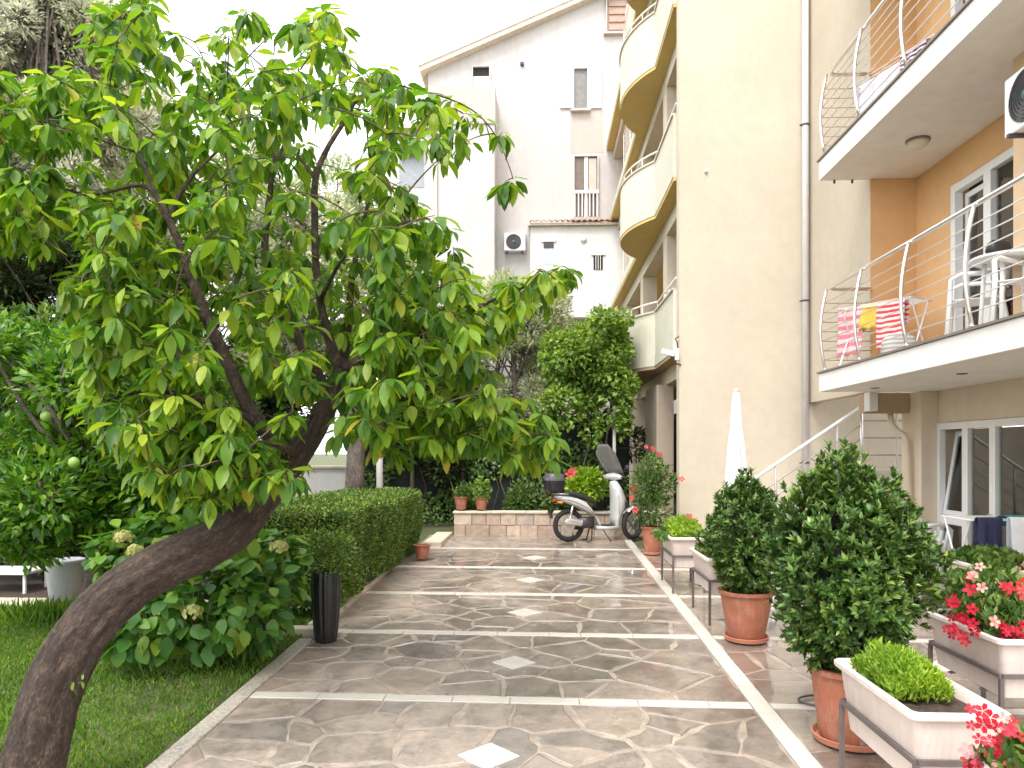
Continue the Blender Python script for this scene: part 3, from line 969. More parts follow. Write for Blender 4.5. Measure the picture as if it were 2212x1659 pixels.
# downpipe at the inner corner
dp = thing("downpipe", "tall pale grey downpipe in the inner corner of the cream wall", "pipe", (4.36, 12.68, gz(12.6)))
MB().cyl((4.36, 12.67, .3), (4.36, 12.67, 14.4), .055, 14).build("pipe", M['pipe'], dp, smooth=True)
for v in (270, 650, 1000):
    z = atY(1737, v, 12.67).z
    MB().lathe([(.06, -.012), (.066, -.012), (.066, .012), (.06, .012)], (4.36, 12.67, z), 14).build("bracket", M['dark'], dp)
    MB().box(4.27, 4.31, 12.655, 12.685, z - .008, z + .008).build("bracket_arm", M['dark'], dp)
wp = thing("waste_pipe", "cream waste pipe with a bend beside the ground floor pillar", "pipe", (4.98, 10.5, gz(10.5)))
MB().tube([(4.86, 10.72, 2.49), (4.87, 10.70, 2.36), (4.92, 10.66, 2.26), (4.99, 10.6, 2.2), (5.01, 10.55, 2.1), (5.02, 10.45, .25)], .04, 10).build("pipe", M['cream2'], wp, smooth=True)

# ------------------------------------------------------------------ rounded balconies on the far side facade
EX, PXF, FARY = 2.25, 2.49, 27.0
BY, BHL, BSAG = 16.65, 1.55, 0.52
RR = (BHL ** 2 + BSAG ** 2) / (2 * BSAG)
def bulge(n=14, inset=0.0):
    out = []
    a0 = math.asin(BHL / RR)
    cxx = EX - BSAG + RR
    for k in range(n + 1):
        a = -a0 + 2 * a0 * k / n
        out.append((cxx - (RR - inset) * math.cos(a), BY + (RR - inset) * math.sin(a)))
    return out
ZB = [3.62, 6.62, 9.60, 12.55]
for i, zb in enumerate(ZB):
    ol = bulge()
    outline = [(4.2, FY + .26), (EX, FY + .26)] + ol + [(EX, FARY), (4.2, FARY)]
    outline = outline[::-1]
    MB().prism([(x, y, zb) for x, y in outline], (0, 0, .06)).build("balcony_soffit", M['ochre'] if i else M['brown'], apt)
    o2 = [(4.2, FY + .26), (EX - .012, FY + .26)] + [(x - .012, y) for x, y in ol] + [(EX - .012, FARY), (4.2, FARY)]
    MB().prism([(x, y, zb + .062) for x, y in o2[::-1]], (0, 0, .2)).build("rounded_slab", M['yellow'], apt)
    # solid bowed parapet
    inn = bulge(14, .12)
    par = MB()
    a = [(x, y) for x, y in ol]; b = [(x, y) for x, y in inn]
    loop = a + b[::-1]
    par.prism([(x, y, zb + .264) for x, y in loop[::-1]], (0, 0, .86))
    pp = par.build("parapet", M['yellow'], apt)
    groove = [(x - .006, y) for x, y in bulge()] 
    MB().prism([(x, y, zb + 1.126) for x, y in ([(x - .03, y) for x, y in a] + [(x + .03, y) for x, y in b[::-1]])[::-1]], (0, 0, .035)).build("coping", M['cap'], pp)
    MB().tube([(x + .05, y, zb + 1.34) for x, y in a], .018, 8).build("parapet_rail", M['rail_white'], pp, smooth=True)
    for k in range(0, 15, 2):
        MB().cyl((a[k][0] + .05, a[k][1], zb + 1.165), (a[k][0] + .05, a[k][1], zb + 1.335), .010, 6).build("parapet_post", M['rail_white'], pp)
    # straight railing towards the near corner
    sp2 = MB().box(EX, EX + .12, FY + .27, BY - BHL - .002, zb + .264, zb + 1.124).build("parapet", M['yellow'], apt)
    MB().box(EX - .03, EX + .15, FY + .27, BY - BHL - .03, zb + 1.126, zb + 1.161).build("coping", M['cap'], sp2)
    MB().tube([(EX + .05, FY + .3, zb + 1.34), (EX + .05, BY - BHL, zb + 1.34)], .018, 8).build("parapet_rail", M['rail_white'], sp2, smooth=True)
    for (ya, yb) in ((BY + BHL, BY + BHL + 3.2),):
        rl = MB().tube([(EX + .05, ya, zb + 1.34), (EX + .05, yb, zb + 1.34)], .018, 8).build("side_rail", M['rail_white'], apt, smooth=True)
        for k in range(8):
            MB().tube([(EX + .05, ya, zb + .36 + .12 * k), (EX + .05, yb, zb + .36 + .12 * k)], .009, 6).build("rail_bar", M['rail_white'], rl)
        for yy in (ya + .05, (ya + yb) / 2, yb - .05):
            MB().cyl((EX + .05, yy, zb + .265), (EX + .05, yy, zb + 1.335), .014, 6).build("post", M['rail_white'], rl)
    gr = MB().tube([(EX + .06, 14.2, zb + .27), (EX + .06, 14.2, zb + 1.30), (EX + .09, 14.2, zb + 1.36), (EX + .5, 14.2, zb + 1.36)], .02, 8).build("end_rail", M['rail_white'], apt, smooth=True)
    for k in range(7):
        MB().cyl((EX + .06, 14.2, zb + .4 + .135 * k), (EX + .5, 14.2, zb + .4 + .135 * k), .013, 6).build("rail_bar", M['rail_white'], gr)
    # piers, beam and the room wall behind
    h = (ZB[i + 1] if i < 3 else zb + 3) - zb
    MB().box(PXF, PXF + .3, FY + .26, FARY, zb - .30, zb - .001).build("beam", M['cream'] if i else M['cream2'], apt)
    for y0 in (15.2, 18.8, 22.4):
        MB().box(PXF + .004, PXF + .35, y0, y0 + .45, zb + .264, zb + h - .302).build("pier", M['cream'], apt)
    MB().box(3.9, 4.1, FY + .26, FARY, zb + .264, zb + h - .001).build("loggia_wall", M['peach'], apt)
# arcade at ground level
MB().box(4.6, 4.8, FY + .26, FARY, 0.2, 3.3).build("arcade_wall", M['void'], apt)  # near-black colour puts the arcade's deep shade on this wall
for (y0, y1) in ((15.25, 16.9), (19.2, 20.6), (23.0, 24.5)):
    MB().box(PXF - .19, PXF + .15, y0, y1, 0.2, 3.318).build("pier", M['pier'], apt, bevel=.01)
    MB().box(PXF - .196, PXF + .156, y0 - .006, y1 + .006, 1.70, 1.712).build("joint_line", M['edge'], apt)
MB().box(PXF - .01, 5.2, FARY, FARY + .2, 0.2, 15).build("wall", M['cream'], apt)

# security camera on the corner
cc = thing("security_camera", "small white security camera on a bracket at the cream wall corner", "camera", (2.28, 12.72, 3.6))
MB().obox((2.10, 12.66, 3.62), (.10, -.03, -.03), (.012, .045, 0), (.008, 0, .042)).build("camera_body", M['rail_white'], cc, bevel=.012)
MB().tube([(2.15, 12.67, 3.57), (2.2, 12.69, 3.45), (2.32, 12.74, 3.43)], .014, 8).build("bracket", M['dark'], cc, smooth=True)
MB().obox((2.25, 12.70, 3.60), (.035, 0, 0), (0, .03, 0), (0, 0, .10)).build("junction_box", M['rail_white'], cc, bevel=.008)
MB().tube([(2.27, 12.7, 3.7), (2.26, 12.7, 3.8), (2.22, 12.7, 3.86), (2.29, 12.72, 3.9)], .012, 6).build("cable", M['dark'], cc, smooth=True)

# ------------------------------------------------------------------ outside stair with steel railing
M['rail_grey'] = simple('grey_metal_rail', (.42, .40, .38), .4, .3, .05)
SY0, SY1 = 11.55, 12.72
st = thing("outside_stair", "outside stair with pale steel railing rising along the cream wall", "stair", (4.0, 12.1, gz(12.1)))
sx, sz = 2.95, gz(12)
for k in range(8):
    MB().box(sx + .28 * k, 5.25, SY0 + .002 * k, SY1 - .002 * k, sz + .175 * k - (.1 if k == 0 else 0), sz + .175 * (k + 1)).build("step", M['marble'] if k % 1 == 0 else M['white'], st, bevel=.008)
hA, hB = atY(1612, 1046, SY0 + .05), atY(1858, 880, SY0 + .05)
rl = MB().tube([hA + (hA - hB) * .25, hA, hB], .026, 10).build("handrail", M['rail_white'], st, smooth=True)
dv = hB - hA
for k, dz in enumerate((.27, .48, .69)):
    MB().tube([hA + (hA - hB) * .25 - Vector((0, 0, dz)), hA - Vector((0, 0, dz)), hB - Vector((0, 0, dz))], .012, 8).build("rail_bar", M['rail_grey'], rl, smooth=True)
for t in (-.12, .26, .80):
    p = hA + dv * t
    MB().tube([p - Vector((0, 0, .03)), p - Vector((0, 0, .92))], .018, 8).build("post", M['rail_grey'], rl, smooth=True)
px = hB.x + .02
MB().cyl((px, SY0 + .05, hB.z - 1.1), (px, SY0 + .05, hB.z + .02), .024, 10).build("post", M['steel'], rl, smooth=True)
for dz in (.20, .46, .72):
    MB().cyl((px, SY0 + .05, hB.z - dz), (px + 1.2, SY0 + .05, hB.z - dz), .013, 6).build("rail_bar", M['rail_grey'], rl)
MB().cyl((px + .52, SY0 + .05, hB.z - 1.0), (px + .52, SY0 + .05, hB.z + .25), .02, 8).build("post", M['pipe'], rl)

# ------------------------------------------------------------------ white gabled house up the hill
HYY = 26.5
hs = thing("gabled_house", "tall weathered white gabled house standing behind the trees", "building", (2.5, 30, gz(20)))
def h2(u, v, off=0.0):
    p = atY(u, v, HYY + off); return p
def hpoly(pts, off): return [h2(u, v, off) for u, v in pts]
zlow = gz(20)
A = h2(925, 158); B = h2(1340, -22); Cc = h2(1760, 160)
MB().prism([(A.x, HYY, zlow), (Cc.x, HYY, zlow), (Cc.x, HYY, Cc.z), (B.x, HYY, B.z), (A.x, HYY, A.z)], (0, 8, 0)).build("wall", M['house'], hs)
for (p, q, s) in ((A, B, -1), (Cc, B, 1)):
    d = (q - p).normalized(); nrm = Vector((-d.z, 0, d.x)) if s < 0 else Vector((d.z, 0, -d.x))
    if nrm.z < 0: nrm = -nrm
    p0 = p - d * .25
    MB().prism([p0 + Vector((0, -.35, 0)), q + Vector((0, -.35, 0)), q + Vector((0, -.35, 0)) + nrm * .26, p0 + Vector((0, -.35, 0)) + nrm * .26], (0, 8.6, 0)).build("roof", M['cap'], hs)
    MB().prism([p0 + Vector((0, -.39, 0)) + nrm * .17, q + Vector((0, -.39, 0)) + nrm * .17, q + Vector((0, -.39, 0)) + nrm * .30, p0 + Vector((0, -.39, 0)) + nrm * .30], (0, 8.7, 0)).build("roof_edge", M['white'], hs)

def hwin(u0, v0, u1, v1, frame=True, mat=None, bars=0, name="window"):
    a, b = h2(u0, v0), h2(u1, v1)
    w = MB().box(a.x, b.x, HYY - .012, HYY + .02, b.z, a.z).build(name, mat or M['void'], hs)
    if frame:
        t = .045
        for (x0, x1, z0, z1) in ((a.x - t, a.x, b.z, a.z), (b.x, b.x + t, b.z, a.z), (a.x - t, b.x + t, a.z, a.z + t), (a.x - t, b.x + t, b.z - t, b.z)):
            MB().box(x0, x1, HYY - .10, HYY + .02, z0, z1).build("window_frame", M['house'], w)
        MB().box(a.x - .12, b.x + .12, HYY - .18, HYY - .002, b.z - .11, b.z - .047).build("sill", M['stain'], w)
    return w
w = hwin(1022, 147, 1057, 188)
a, b = h2(1022, 166), h2(1057, 188)
MB().box(a.x + .01, b.x - .01, HYY - .03, HYY - .014, b.z + .01, a.z).build("blind", simple("pale_blue_blind", (.55, .62, .70), .5), w)
w = hwin(1240, 151, 1268, 236, True, simple("grey_shutter_fabric", (.22, .21, .21), .7))
for (u0, u1) in ((1209, 1238), (1270, 1300)):
    a, b = h2(u0, 150), h2(u1, 235)
    MB().box(a.x, b.x, HYY - .07, HYY - .03, b.z, a.z).build("shutter", M['white'], w, bevel=.01)
a, b = h2(1232, 238), h2(1304, 330)
MB().box(a.x, b.x, HYY - .008, HYY + .01, b.z, a.z).build("stained_patch", M['stain'], hs)
w = hwin(1241, 340, 1290, 470, True, simple("brown_glass", (.18, .14, .11), .25))
a, b = h2(1262, 340), h2(1270, 470)
MB().box(a.x, b.x, HYY - .06, HYY - .014, b.z, a.z).build("mullion", M['white'], w)
a, b = h2(1272, 343), h2(1288, 420)
MB().box(a.x, b.x, HYY - .04, HYY - .014, b.z, a.z).build("curtain_or_reflection", simple("peach_curtain", (.62, .48, .42), .8), w)
for k in range(7):
    a, b = h2(1240 + 8 * k, 418), h2(1242.6 + 8 * k, 470)
    MB().box(a.x, b.x, HYY - .14, HYY - .10, b.z, a.z).build("guard_bar", M['rail_white'], w)
a, b = h2(1238, 414), h2(1293, 420)
MB().box(a.x, b.x, HYY - .15, HYY - .09, b.z, a.z).build("guard_rail", M['rail_white'], w)
# attic window with brown louvres
w = hwin(1311, -40, 1358, 70, True, M['brown'])
for k in range(6):
    a, b = h2(1315, -30 + 17 * k), h2(1354, -20 + 17 * k)
    MB().box(a.x, b.x, HYY - .05, HYY - .014, b.z, a.z).build("louvre", simple("louvre_wood%d" % k, (.38 + .05 * (k % 2), .28, .24), .7), w)
p = h2(1128, 140)
MB().lathe([(.07, 0), (.07, .1), (.05, .12)], (p.x, HYY, p.z), 12, axis=(0, -1, 0)).build("vent", M['dark'], hs)
p = h2(1349, 130); q = h2(1349, 205)
MB().cyl((p.x, HYY - .1, p.z), (p.x, HYY - .1, q.z), .04, 8).build("drain_pipe", M['dark'], hs)
# projecting bay on the left with a stained parapet
a, b = h2(937, 187, -1.2), h2(1068, 300, -1.2)
MB().box(a.x, b.x, HYY - 1.2, HYY - .002, b.z - 8, a.z - 1.3).build("bay", M['house'], hs)
MB().box(a.x - .03, b.x + .03, HYY - 1.25, HYY - .002, a.z - 1.298, a.z).build("bay_parapet", M['stain'], hs)
# lower left wing with an awning window
a, b = h2(845, 290, -.6), h2(940, 800, -.6)
MB().box(a.x, b.x, HYY - .9, HYY + 4, zlow, a.z).build("wing", M['house'], hs)
MB().box(a.x - .2, b.x + .1, HYY - 1.1, HYY + 4.1, a.z, a.z + .15).build("wing_roof", M['cap'], hs)
a, b = h2(862, 308, -.92), h2(916, 405, -.92)
w = MB().box(a.x, b.x, HYY - .915, HYY - .89, b.z, a.z).build("window", simple("grey_blue_glass", (.30, .32, .35), .2), hs)
for k in range(8):
    u0 = 862 + 6.2 * k
    a, b = h2(u0, 314, -1.0), h2(u0 + 6.0, 336, -1.0)
    MB().prism([(a.x, HYY - .93, a.z), (b.x, HYY - .93, a.z), (b.x, HYY - 1.15, b.z), (a.x, HYY - 1.15, b.z)], (0, -.01, .02)).build("awning_stripe", simple("awning_a%d" % k, (.16, .22, .45) if k % 2 else (.75, .75, .78), .8), w)
p, q = h2(941, 300, -1.3), h2(941, 520, -1.3)
MB().cyl((p.x, HYY - 1.28, p.z), (q.x, HYY - 1.28, q.z), .05, 10).build("drain_pipe", M['pipe'], hs)
# lean-to annex with a row of barrel tiles
AO = -1.6
a, b = h2(1146, 486, AO), h2(1420, 684, AO)
MB().box(a.x, b.x, HYY + AO, HYY - .003, b.z, a.z).build("annex", M['white'], hs)
MB().box(a.x + .4, b.x - .1, HYY + AO + .5, HYY - .003, zlow, b.z - .003).build("annex_base", M['stain'], hs)
e0, e1 = a.z + .02, a.z + .55
MB().prism([(a.x - .1, HYY + AO - .15, e0), (a.x - .1, HYY - .005, e1 - .05), (a.x - .1, HYY - .005, e1 - .13), (a.x - .1, HYY + AO - .15, e0 - .08)], (b.x - a.x + .2, 0, 0)).build("lean_to_roof", M['cap'], hs)
tl = MB()
arc = [(.085 * math.cos(math.pi * k / 6), .07 * math.sin(math.pi * k / 6)) for k in range(7)]
L = math.hypot(1.6, .5)
tl.loft([[(x, 0, z) for x, z in arc] + [(x * .85, 0, z * .8 - .012) for x, z in arc[::-1]], [(x * .85, L, z) for x, z in arc] + [(x * .7, L, z * .8 - .012) for x, z in arc[::-1]]])
tme = tl.mesh("roof_tile", True)
nT = int((b.x - a.x) / .19)
for k in range(nT):
    o = link_mesh("roof_tile", tme, simple("clay_tile", (.42, .23, .17), .8) if k == 0 else None, hs)
    o.matrix_basis = Matrix.Translation((a.x + .05 + .19 * k, HYY + AO - .22, e0 + .01)) @ Matrix.Rotation(math.atan2(.5, 1.6), 4, 'X')
def awin(u0, v0, u1, v1, mat, bars=False):
    a, b = h2(u0, v0, AO), h2(u1, v1, AO)
    w = MB().box(a.x, b.x, HYY + AO - .012, HYY + AO + .02, b.z, a.z).build("window", mat, hs)
    MB().box(a.x - .08, b.x + .08, HYY + AO - .05, HYY + AO - .001, a.z + .002, a.z + .12).build("lintel", M['white'], w)
    if bars:
        for k in range(3):
            x = a.x + (b.x - a.x) * (k + 1) / 4
            MB().cyl((x, HYY + AO - .04, b.z), (x, HYY + AO - .04, a.z), .012, 6).build("bar", M['rail_white'], w)
w = awin(1174, 523, 1196, 572, simple("pale_blue_pane", (.5, .56, .6), .3))
a, b = h2(1174, 523, AO), h2(1196, 536, AO)
MB().box(a.x, b.x, HYY + AO - .03, HYY + AO - .014, b.z, a.z).build("window_shade", M['dark'], hs)
awin(1282, 552, 1302, 583, M['void'], True)
p = h2(1260, 517, AO)
MB().lathe([(.1, 0), (.1, .06), (.06, .08)], (p.x, HYY + AO, p.z), 12, axis=(0, -1, 0)).build("vent", M['pipe'], hs)

def ac_unit(name, label, c, ux, w, h, dpt, fan_off):
    """c: centre of the front face, ux: unit vector along the width, front normal = ux x z"""
    ux = Vector(ux); nf = ux.cross(Vector((0, 0, 1)))
    t = thing(name, label, "air conditioner", c - nf * dpt / 2 - Vector((0, 0, h / 2)))
    MB().obox(c - nf * dpt / 2, ux * w / 2, nf * dpt / 2, Vector((0, 0, h / 2))).build("casing", M['upvc'], t, bevel=.015)
    fc = c + ux * fan_off + nf * .003
    r = h * .43
    fan = MB().lathe([(0, -.004), (r, -.004), (r, .012), (r * .93, .014), (r * .93, .004)], fc, 28, axis=nf).build("fan_grille", M['dark'], t, smooth=False)
    for k in range(1, 7):
        rr = r * k / 7
        MB().lathe([(rr - .004, .008), (rr + .004, .008), (rr + .004, .014), (rr - .004, .014)], fc, 24, axis=nf, close=True).build("grille_ring", M['black'], fan)
    MB().lathe([(0, .018), (r * .2, .016), (r * .22, .006)], fc, 16, axis=nf).build("fan_hub", simple("teal_hub", (.06, .14, .14), .4), fan, smooth=True)
    for s in (-.35, .35):
        q = c + ux * w * s - nf * dpt / 2 - Vector((0, 0, h / 2 + .018))
        MB().obox(q, ux * .018, nf * (dpt / 2 + .04), Vector((0, 0, .016))).build("bracket", M['dark'], t)
    return t
ac_unit("air_conditioner", "white air conditioner with round fan on the orange wall above the balcony", Vector((4.15, 6.55, 5.03)), Vector((0, -1, 0)), .78, .52, .29, -.08)
pc = h2(1112, 522, -.3)
ac_unit("air_conditioner", "white air conditioner on the gabled house beside the lean to roof", pc, Vector((1, 0, 0)), .75, .62, .29, -.04)
# ------------------------------------------------------------------ leaning persimmon tree
pers = thing("persimmon_tree", "leaning persimmon tree with curved brown trunk and big drooping green leaves", "tree", at(62, 1720, 3.95))
def pl(pts): return [tuple(at(u, v, d)) + (r,) for u, v, d, r in pts]
def trunk_limb(pts, sub):
    s = spline(pl(pts), sub)
    c = [(Vector(p[:3]), p[3]) for p in s]
    fine = spline([tuple(p) for p in s], 3)
    n = 56
    mb = MB(); mb.tube([p[:3] for p in fine], [p[3] for p in fine], n)
    P = [Vector(p[:3]) for p in fine]
    ln = 0.0
    for i in range(len(fine)):
        if i: ln += (P[i] - P[i - 1]).length
        for k in range(n):
            th = 2 * math.pi * k / n
            q = .030 * math.sin(5 * th + 2.1 * ln + math.sin(3 * ln)) + .026 * math.sin(9 * th - 3.3 * ln + 1.5 * math.sin(5 * ln + th)) + .020 * math.sin(15 * th + 5 * ln) + .03 * math.sin(2 * th + 7 * ln) + random.uniform(-.012, .012)
            for (l0, t0, w, h) in ((1.55, 1.2, .10, -.28), (1.30, .9, .06, .16), (1.80, 1.9, .07, .14), (2.25, 1.0, .05, .15), (.7, 1.6, .06, .12)):
                dth = (th - t0 + math.pi) % (2 * math.pi) - math.pi
                q += h * math.exp(-((ln - l0) / w) ** 2 - (dth / .42) ** 2)
            v = Vector(mb.v[i * n + k])
            mb.v[i * n + k] = tuple(P[i] + (v - P[i]) * (1 + q))
    o = mb.build("trunk", M['bark_trunk'], pers, smooth=True)
    lens = [0.0]
    for i in range(1, len(P)): lens.append(lens[-1] + (P[i] - P[i - 1]).length)
    uvl = o.data.uv_layers.new(name="bark")
    for poly in o.data.polygons:
        vi = [o.data.loops[li].vertex_index for li in poly.loop_indices]
        ks = [v % n for v in vi]
        wrap = max(ks) - min(ks) > n / 2
        for li, v, k in zip(poly.loop_indices, vi, ks):
            uvl.data[li].uv = (((k if not (wrap and k < n / 2) else k + n) / n) * .85, lens[min(v // n, len(lens) - 1)])
    return c
def limb(name, pts, mat, jit=0.0, n=12, sub=6):
    s = spline(pl(pts), sub)
    rr = [p[3] * (1 + (0.035 * math.sin(i * .37) + random.uniform(-.012, .012)) * (1 if jit else 0)) for i, p in enumerate(s)]
    o = MB().tube([p[:3] for p in s], rr, n, jit=jit).build(name, mat, pers, smooth=True)
    return [(Vector(p[:3]), p[3]) for p in s]
nodes = []
tr = trunk_limb([(52, 1800, 3.85, .165), (62, 1705, 3.9, .158), (88, 1590, 3.95, .150), (124, 1470, 4.0, .142), (182, 1365, 4.08, .136), (262, 1280, 4.18, .134), (345, 1228, 4.27, .136), (430, 1188, 4.36, .130), (505, 1145, 4.44, .118), (556, 1085, 4.52, .104), (598, 1035, 4.58, .094), (640, 985, 4.64, .082), (680, 925, 4.7, .070), (712, 862, 4.76, .060), (738, 800, 4.8, .052)], 7)
nodes += tr[60:]
limbs = [
    [(640, 985, 4.64, .06), (600, 955, 4.6, .052), (560, 915, 4.55, .046), (528, 865, 4.5, .042), (490, 780, 4.45, .038), (452, 700, 4.42, .034), (425, 630, 4.42, .030), (395, 545, 4.44, .025), (365, 475, 4.46, .022), (338, 425, 4.48, .018), (300, 400, 4.5, .012), (200, 420, 4.5, .008), (110, 400, 4.5, .005)],
    [(365, 475, 4.46, .018), (400, 400, 4.5, .013), (450, 345, 4.55, .009), (500, 300, 4.6, .006)],
    [(338, 425, 4.48, .014), (300, 330, 4.6, .011), (250, 240, 4.7, .009), (210, 190, 4.75, .007), (180, 110, 4.8, .005)],
    [(738, 800, 4.8, .042), (712, 735, 4.8, .030), (692, 650, 4.8, .026), (682, 560, 4.82, .024), (680, 470, 4.84, .022), (682, 385, 4.86, .021), (705, 325, 4.9, .018), (740, 268, 4.92, .014), (775, 212, 4.95, .010), (830, 180, 4.95, .007), (900, 195, 4.9, .006), (965, 212, 4.85, .005), (1030, 245, 4.8, .0045), (1075, 300, 4.75, .004), (1100, 360, 4.75, .003), (1108, 385, 4.75, .003)],
    [(682, 385, 4.86, .014), (650, 345, 4.9, .010), (600, 290, 4.95, .008), (560, 230, 5.0, .006), (530, 140, 5.0, .005), (590, 70, 5.05, .003)],
    [(738, 800, 4.8, .036), (748, 730, 5.0, .030), (756, 650, 5.1, .026), (762, 590, 5.2, .022), (780, 500, 5.3, .016), (800, 400, 5.4, .010), (790, 250, 5.5, .006)],
    [(712, 862, 4.76, .044), (660, 760, 5.0, .036), (610, 660, 5.1, .030), (580, 580, 5.2, .027), (572, 530, 5.25, .025), (580, 450, 5.25, .023), (588, 370, 5.25, .018), (590, 330, 5.25, .014), (550, 290, 5.3, .010), (480, 200, 5.35, .007), (420, 90, 5.4, .004)],
    [(588, 370, 5.25, .012), (620, 290, 5.3, .009), (640, 180, 5.4, .006), (655, 80, 5.4, .004)],
    [(738, 800, 4.8, .036), (800, 770, 4.75, .026), (880, 740, 4.7, .020), (960, 700, 4.65, .015), (1050, 655, 4.6, .011), (1120, 625, 4.58, .008), (1180, 600, 4.55, .004)],
    [(712, 862, 4.76, .036), (770, 850, 4.7, .026), (840, 858, 4.65, .020), (910, 868, 4.6, .015), (990, 880, 4.6, .010), (1080, 900, 4.6, .007), (1150, 930, 4.6, .004)],
    [(560, 915, 4.55, .03), (480, 880, 4.4, .02), (380, 850, 4.25, .014), (280, 850, 4.15, .009), (200, 880, 4.1, .005)],
    [(640, 985, 4.64, .03), (600, 960, 4.4, .022), (540, 960, 4.2, .014), (450, 985, 4.05, .009), (380, 1010, 4.0, .005)],
    [(452, 700, 4.42, .016), (360, 640, 4.2, .012), (250, 610, 4.1, .008), (160, 600, 4.05, .005)],
    [(692, 650, 4.8, .014), (740, 560, 4.5, .010), (820, 500, 4.35, .008), (920, 470, 4.3, .005)],
    [(300, 330, 4.6, .009), (180, 290, 4.6, .007), (80, 260, 4.6, .005), (-40, 240, 4.6, .004)],
]
for L in limbs:
    nodes += limb("branch", L, M['bark'], 0.03, 9, 5)[2:]

CROWN = [(170, 60), (265, -50), (340, -30), (360, 60), (440, 70), (490, 20), (560, 0), (600, 60), (690, -10), (745, 70), (770, 140), (830, 128), (890, 190), (1000, 230), (1000, 330), (880, 300), (830, 330), (900, 420), (970, 480), (1010, 560), (1010, 640), (1090, 600), (1180, 575), (1230, 570), (1235, 630), (1170, 660), (1090, 720), (1010, 765), (1080, 815), (1180, 880), (1215, 930), (1185, 1010), (1110, 985), (1050, 950), (985, 930), (960, 1000), (905, 940), (850, 1000), (800, 930), (730, 930), (670, 985), (640, 1040), (560, 1050), (470, 1080), (400, 1050), (350, 980), (240, 960), (180, 880), (190, 780), (170, 700), (130, 600), (220, 560), (130, 470), (80, 520), (-80, 500), (-80, 360), (90, 345), (60, 310), (-80, 300), (-80, 120), (90, 170), (180, 130)]
def inpoly(x, y, P):
    r = False; j = len(P) - 1
    for i in range(len(P)):
        if (P[i][1] > y) != (P[j][1] > y) and x < (P[j][0] - P[i][0]) * (y - P[i][1]) / (P[j][1] - P[i][1]) + P[i][0]: r = not r
        j = i
    return r
GAPS = [(690, 290, 55), (560, 440, 40), (640, 470, 45), (250, 330, 60), (130, 330, 45), (320, 240, 40), (420, 250, 35), (60, 330, 30), (760, 330, 35), (540, 110, 50), (400, 60, 60), (640, 110, 40), (720, 420, 40), (790, 640, 40), (60, 620, 60), (620, 700, 45), (480, 560, 30), (480, 720, 45), (395, 590, 25), (560, 870, 40), (690, 930, 40)]
SEEN = [[(340, 430), (425, 630), (490, 780), (565, 920)], [(575, 560), (590, 340)], [(725, 780), (690, 620), (680, 400), (775, 215)], [(752, 740), (760, 600)], [(345, 430), (450, 345)], [(640, 985), (700, 890)]]
def near_limb(u, v):
    best = 1e9
    for L in SEEN:
        for (a, b), (c, d) in zip(L[:-1], L[1:]):
            t = max(0, min(1, ((u - a) * (c - a) + (v - b) * (d - b)) / ((c - a) ** 2 + (d - b) ** 2)))
            best = min(best, math.hypot(u - a - t * (c - a), v - b - t * (d - b)))
    return best
clusters = []
tries = 0
while len(clusters) < 1250 and tries < 120000:
    tries += 1
    u, v = random.uniform(-90, 1240), random.uniform(-60, 1060)
    if not inpoly(u, v, CROWN): continue
    if any(math.hypot(u - a, v - b) < r and random.random() < .9 for a, b, r in GAPS): continue
    k = math.hypot((u - 600) / 760, (v - 540) / 620)
    if v < 330 and random.random() < .22: continue
    half = 1.35 * math.sqrt(max(.06, 1 - min(1, k) ** 2))
    d = 4.85 + random.uniform(-half, half) * (1 if random.random() < .75 else .6)
    d = max(3.55, d)
    if d < 4.75 and (near_limb(u, v) < 34 or near_limb(u, v + 45) < 30): continue
    p = at(u, v, d)
    if p.z < 0.95: continue
    if v < 520 and random.random() < .15: continue
    near = 0
    for c in clusters:
        if (c - p).length < .11: near = 1; break
    if near: continue
    clusters.append(p)
LOW = [([(-80, 150), (130, 160), (120, 330), (-80, 300)], 32, 4.0, 5.2), ([(-80, 360), (150, 345), (110, 520), (-80, 500)], 32, 4.0, 5.0), ([(190, 840), (640, 880), (640, 1040), (560, 1060), (470, 1085), (300, 1010)], 95, 3.75, 4.5), ([(780, 840), (1010, 860), (1200, 900), (1185, 1005), (1100, 985), (1040, 950), (900, 950)], 60, 4.2, 5.0), ([(150, 560), (420, 560), (420, 760), (180, 780)], 35, 3.9, 4.6), ([(660, 620), (1010, 640), (1000, 760), (760, 800)], 45, 4.1, 4.9)]
for poly, cnt, d0, d1 in LOW:
    k = 0
    while k < cnt:
        u, v = random.uniform(-80, 1210), random.uniform(140, 1090)
        if inpoly(u, v, poly) and near_limb(u, v) > 34 and near_limb(u, v + 45) > 30: clusters.append(at(u, v, random.uniform(d0, d1))); k += 1
extra = [(975, 215), (1000, 245), (1040, 255), (1085, 285), (1090, 395), (1108, 385), (1150, 600), (1200, 580), (1215, 575), (1180, 600), (930, 200), (900, 210)]
for u, v in extra: clusters.append(at(u, v, 4.78 if u < 1120 else 4.55))
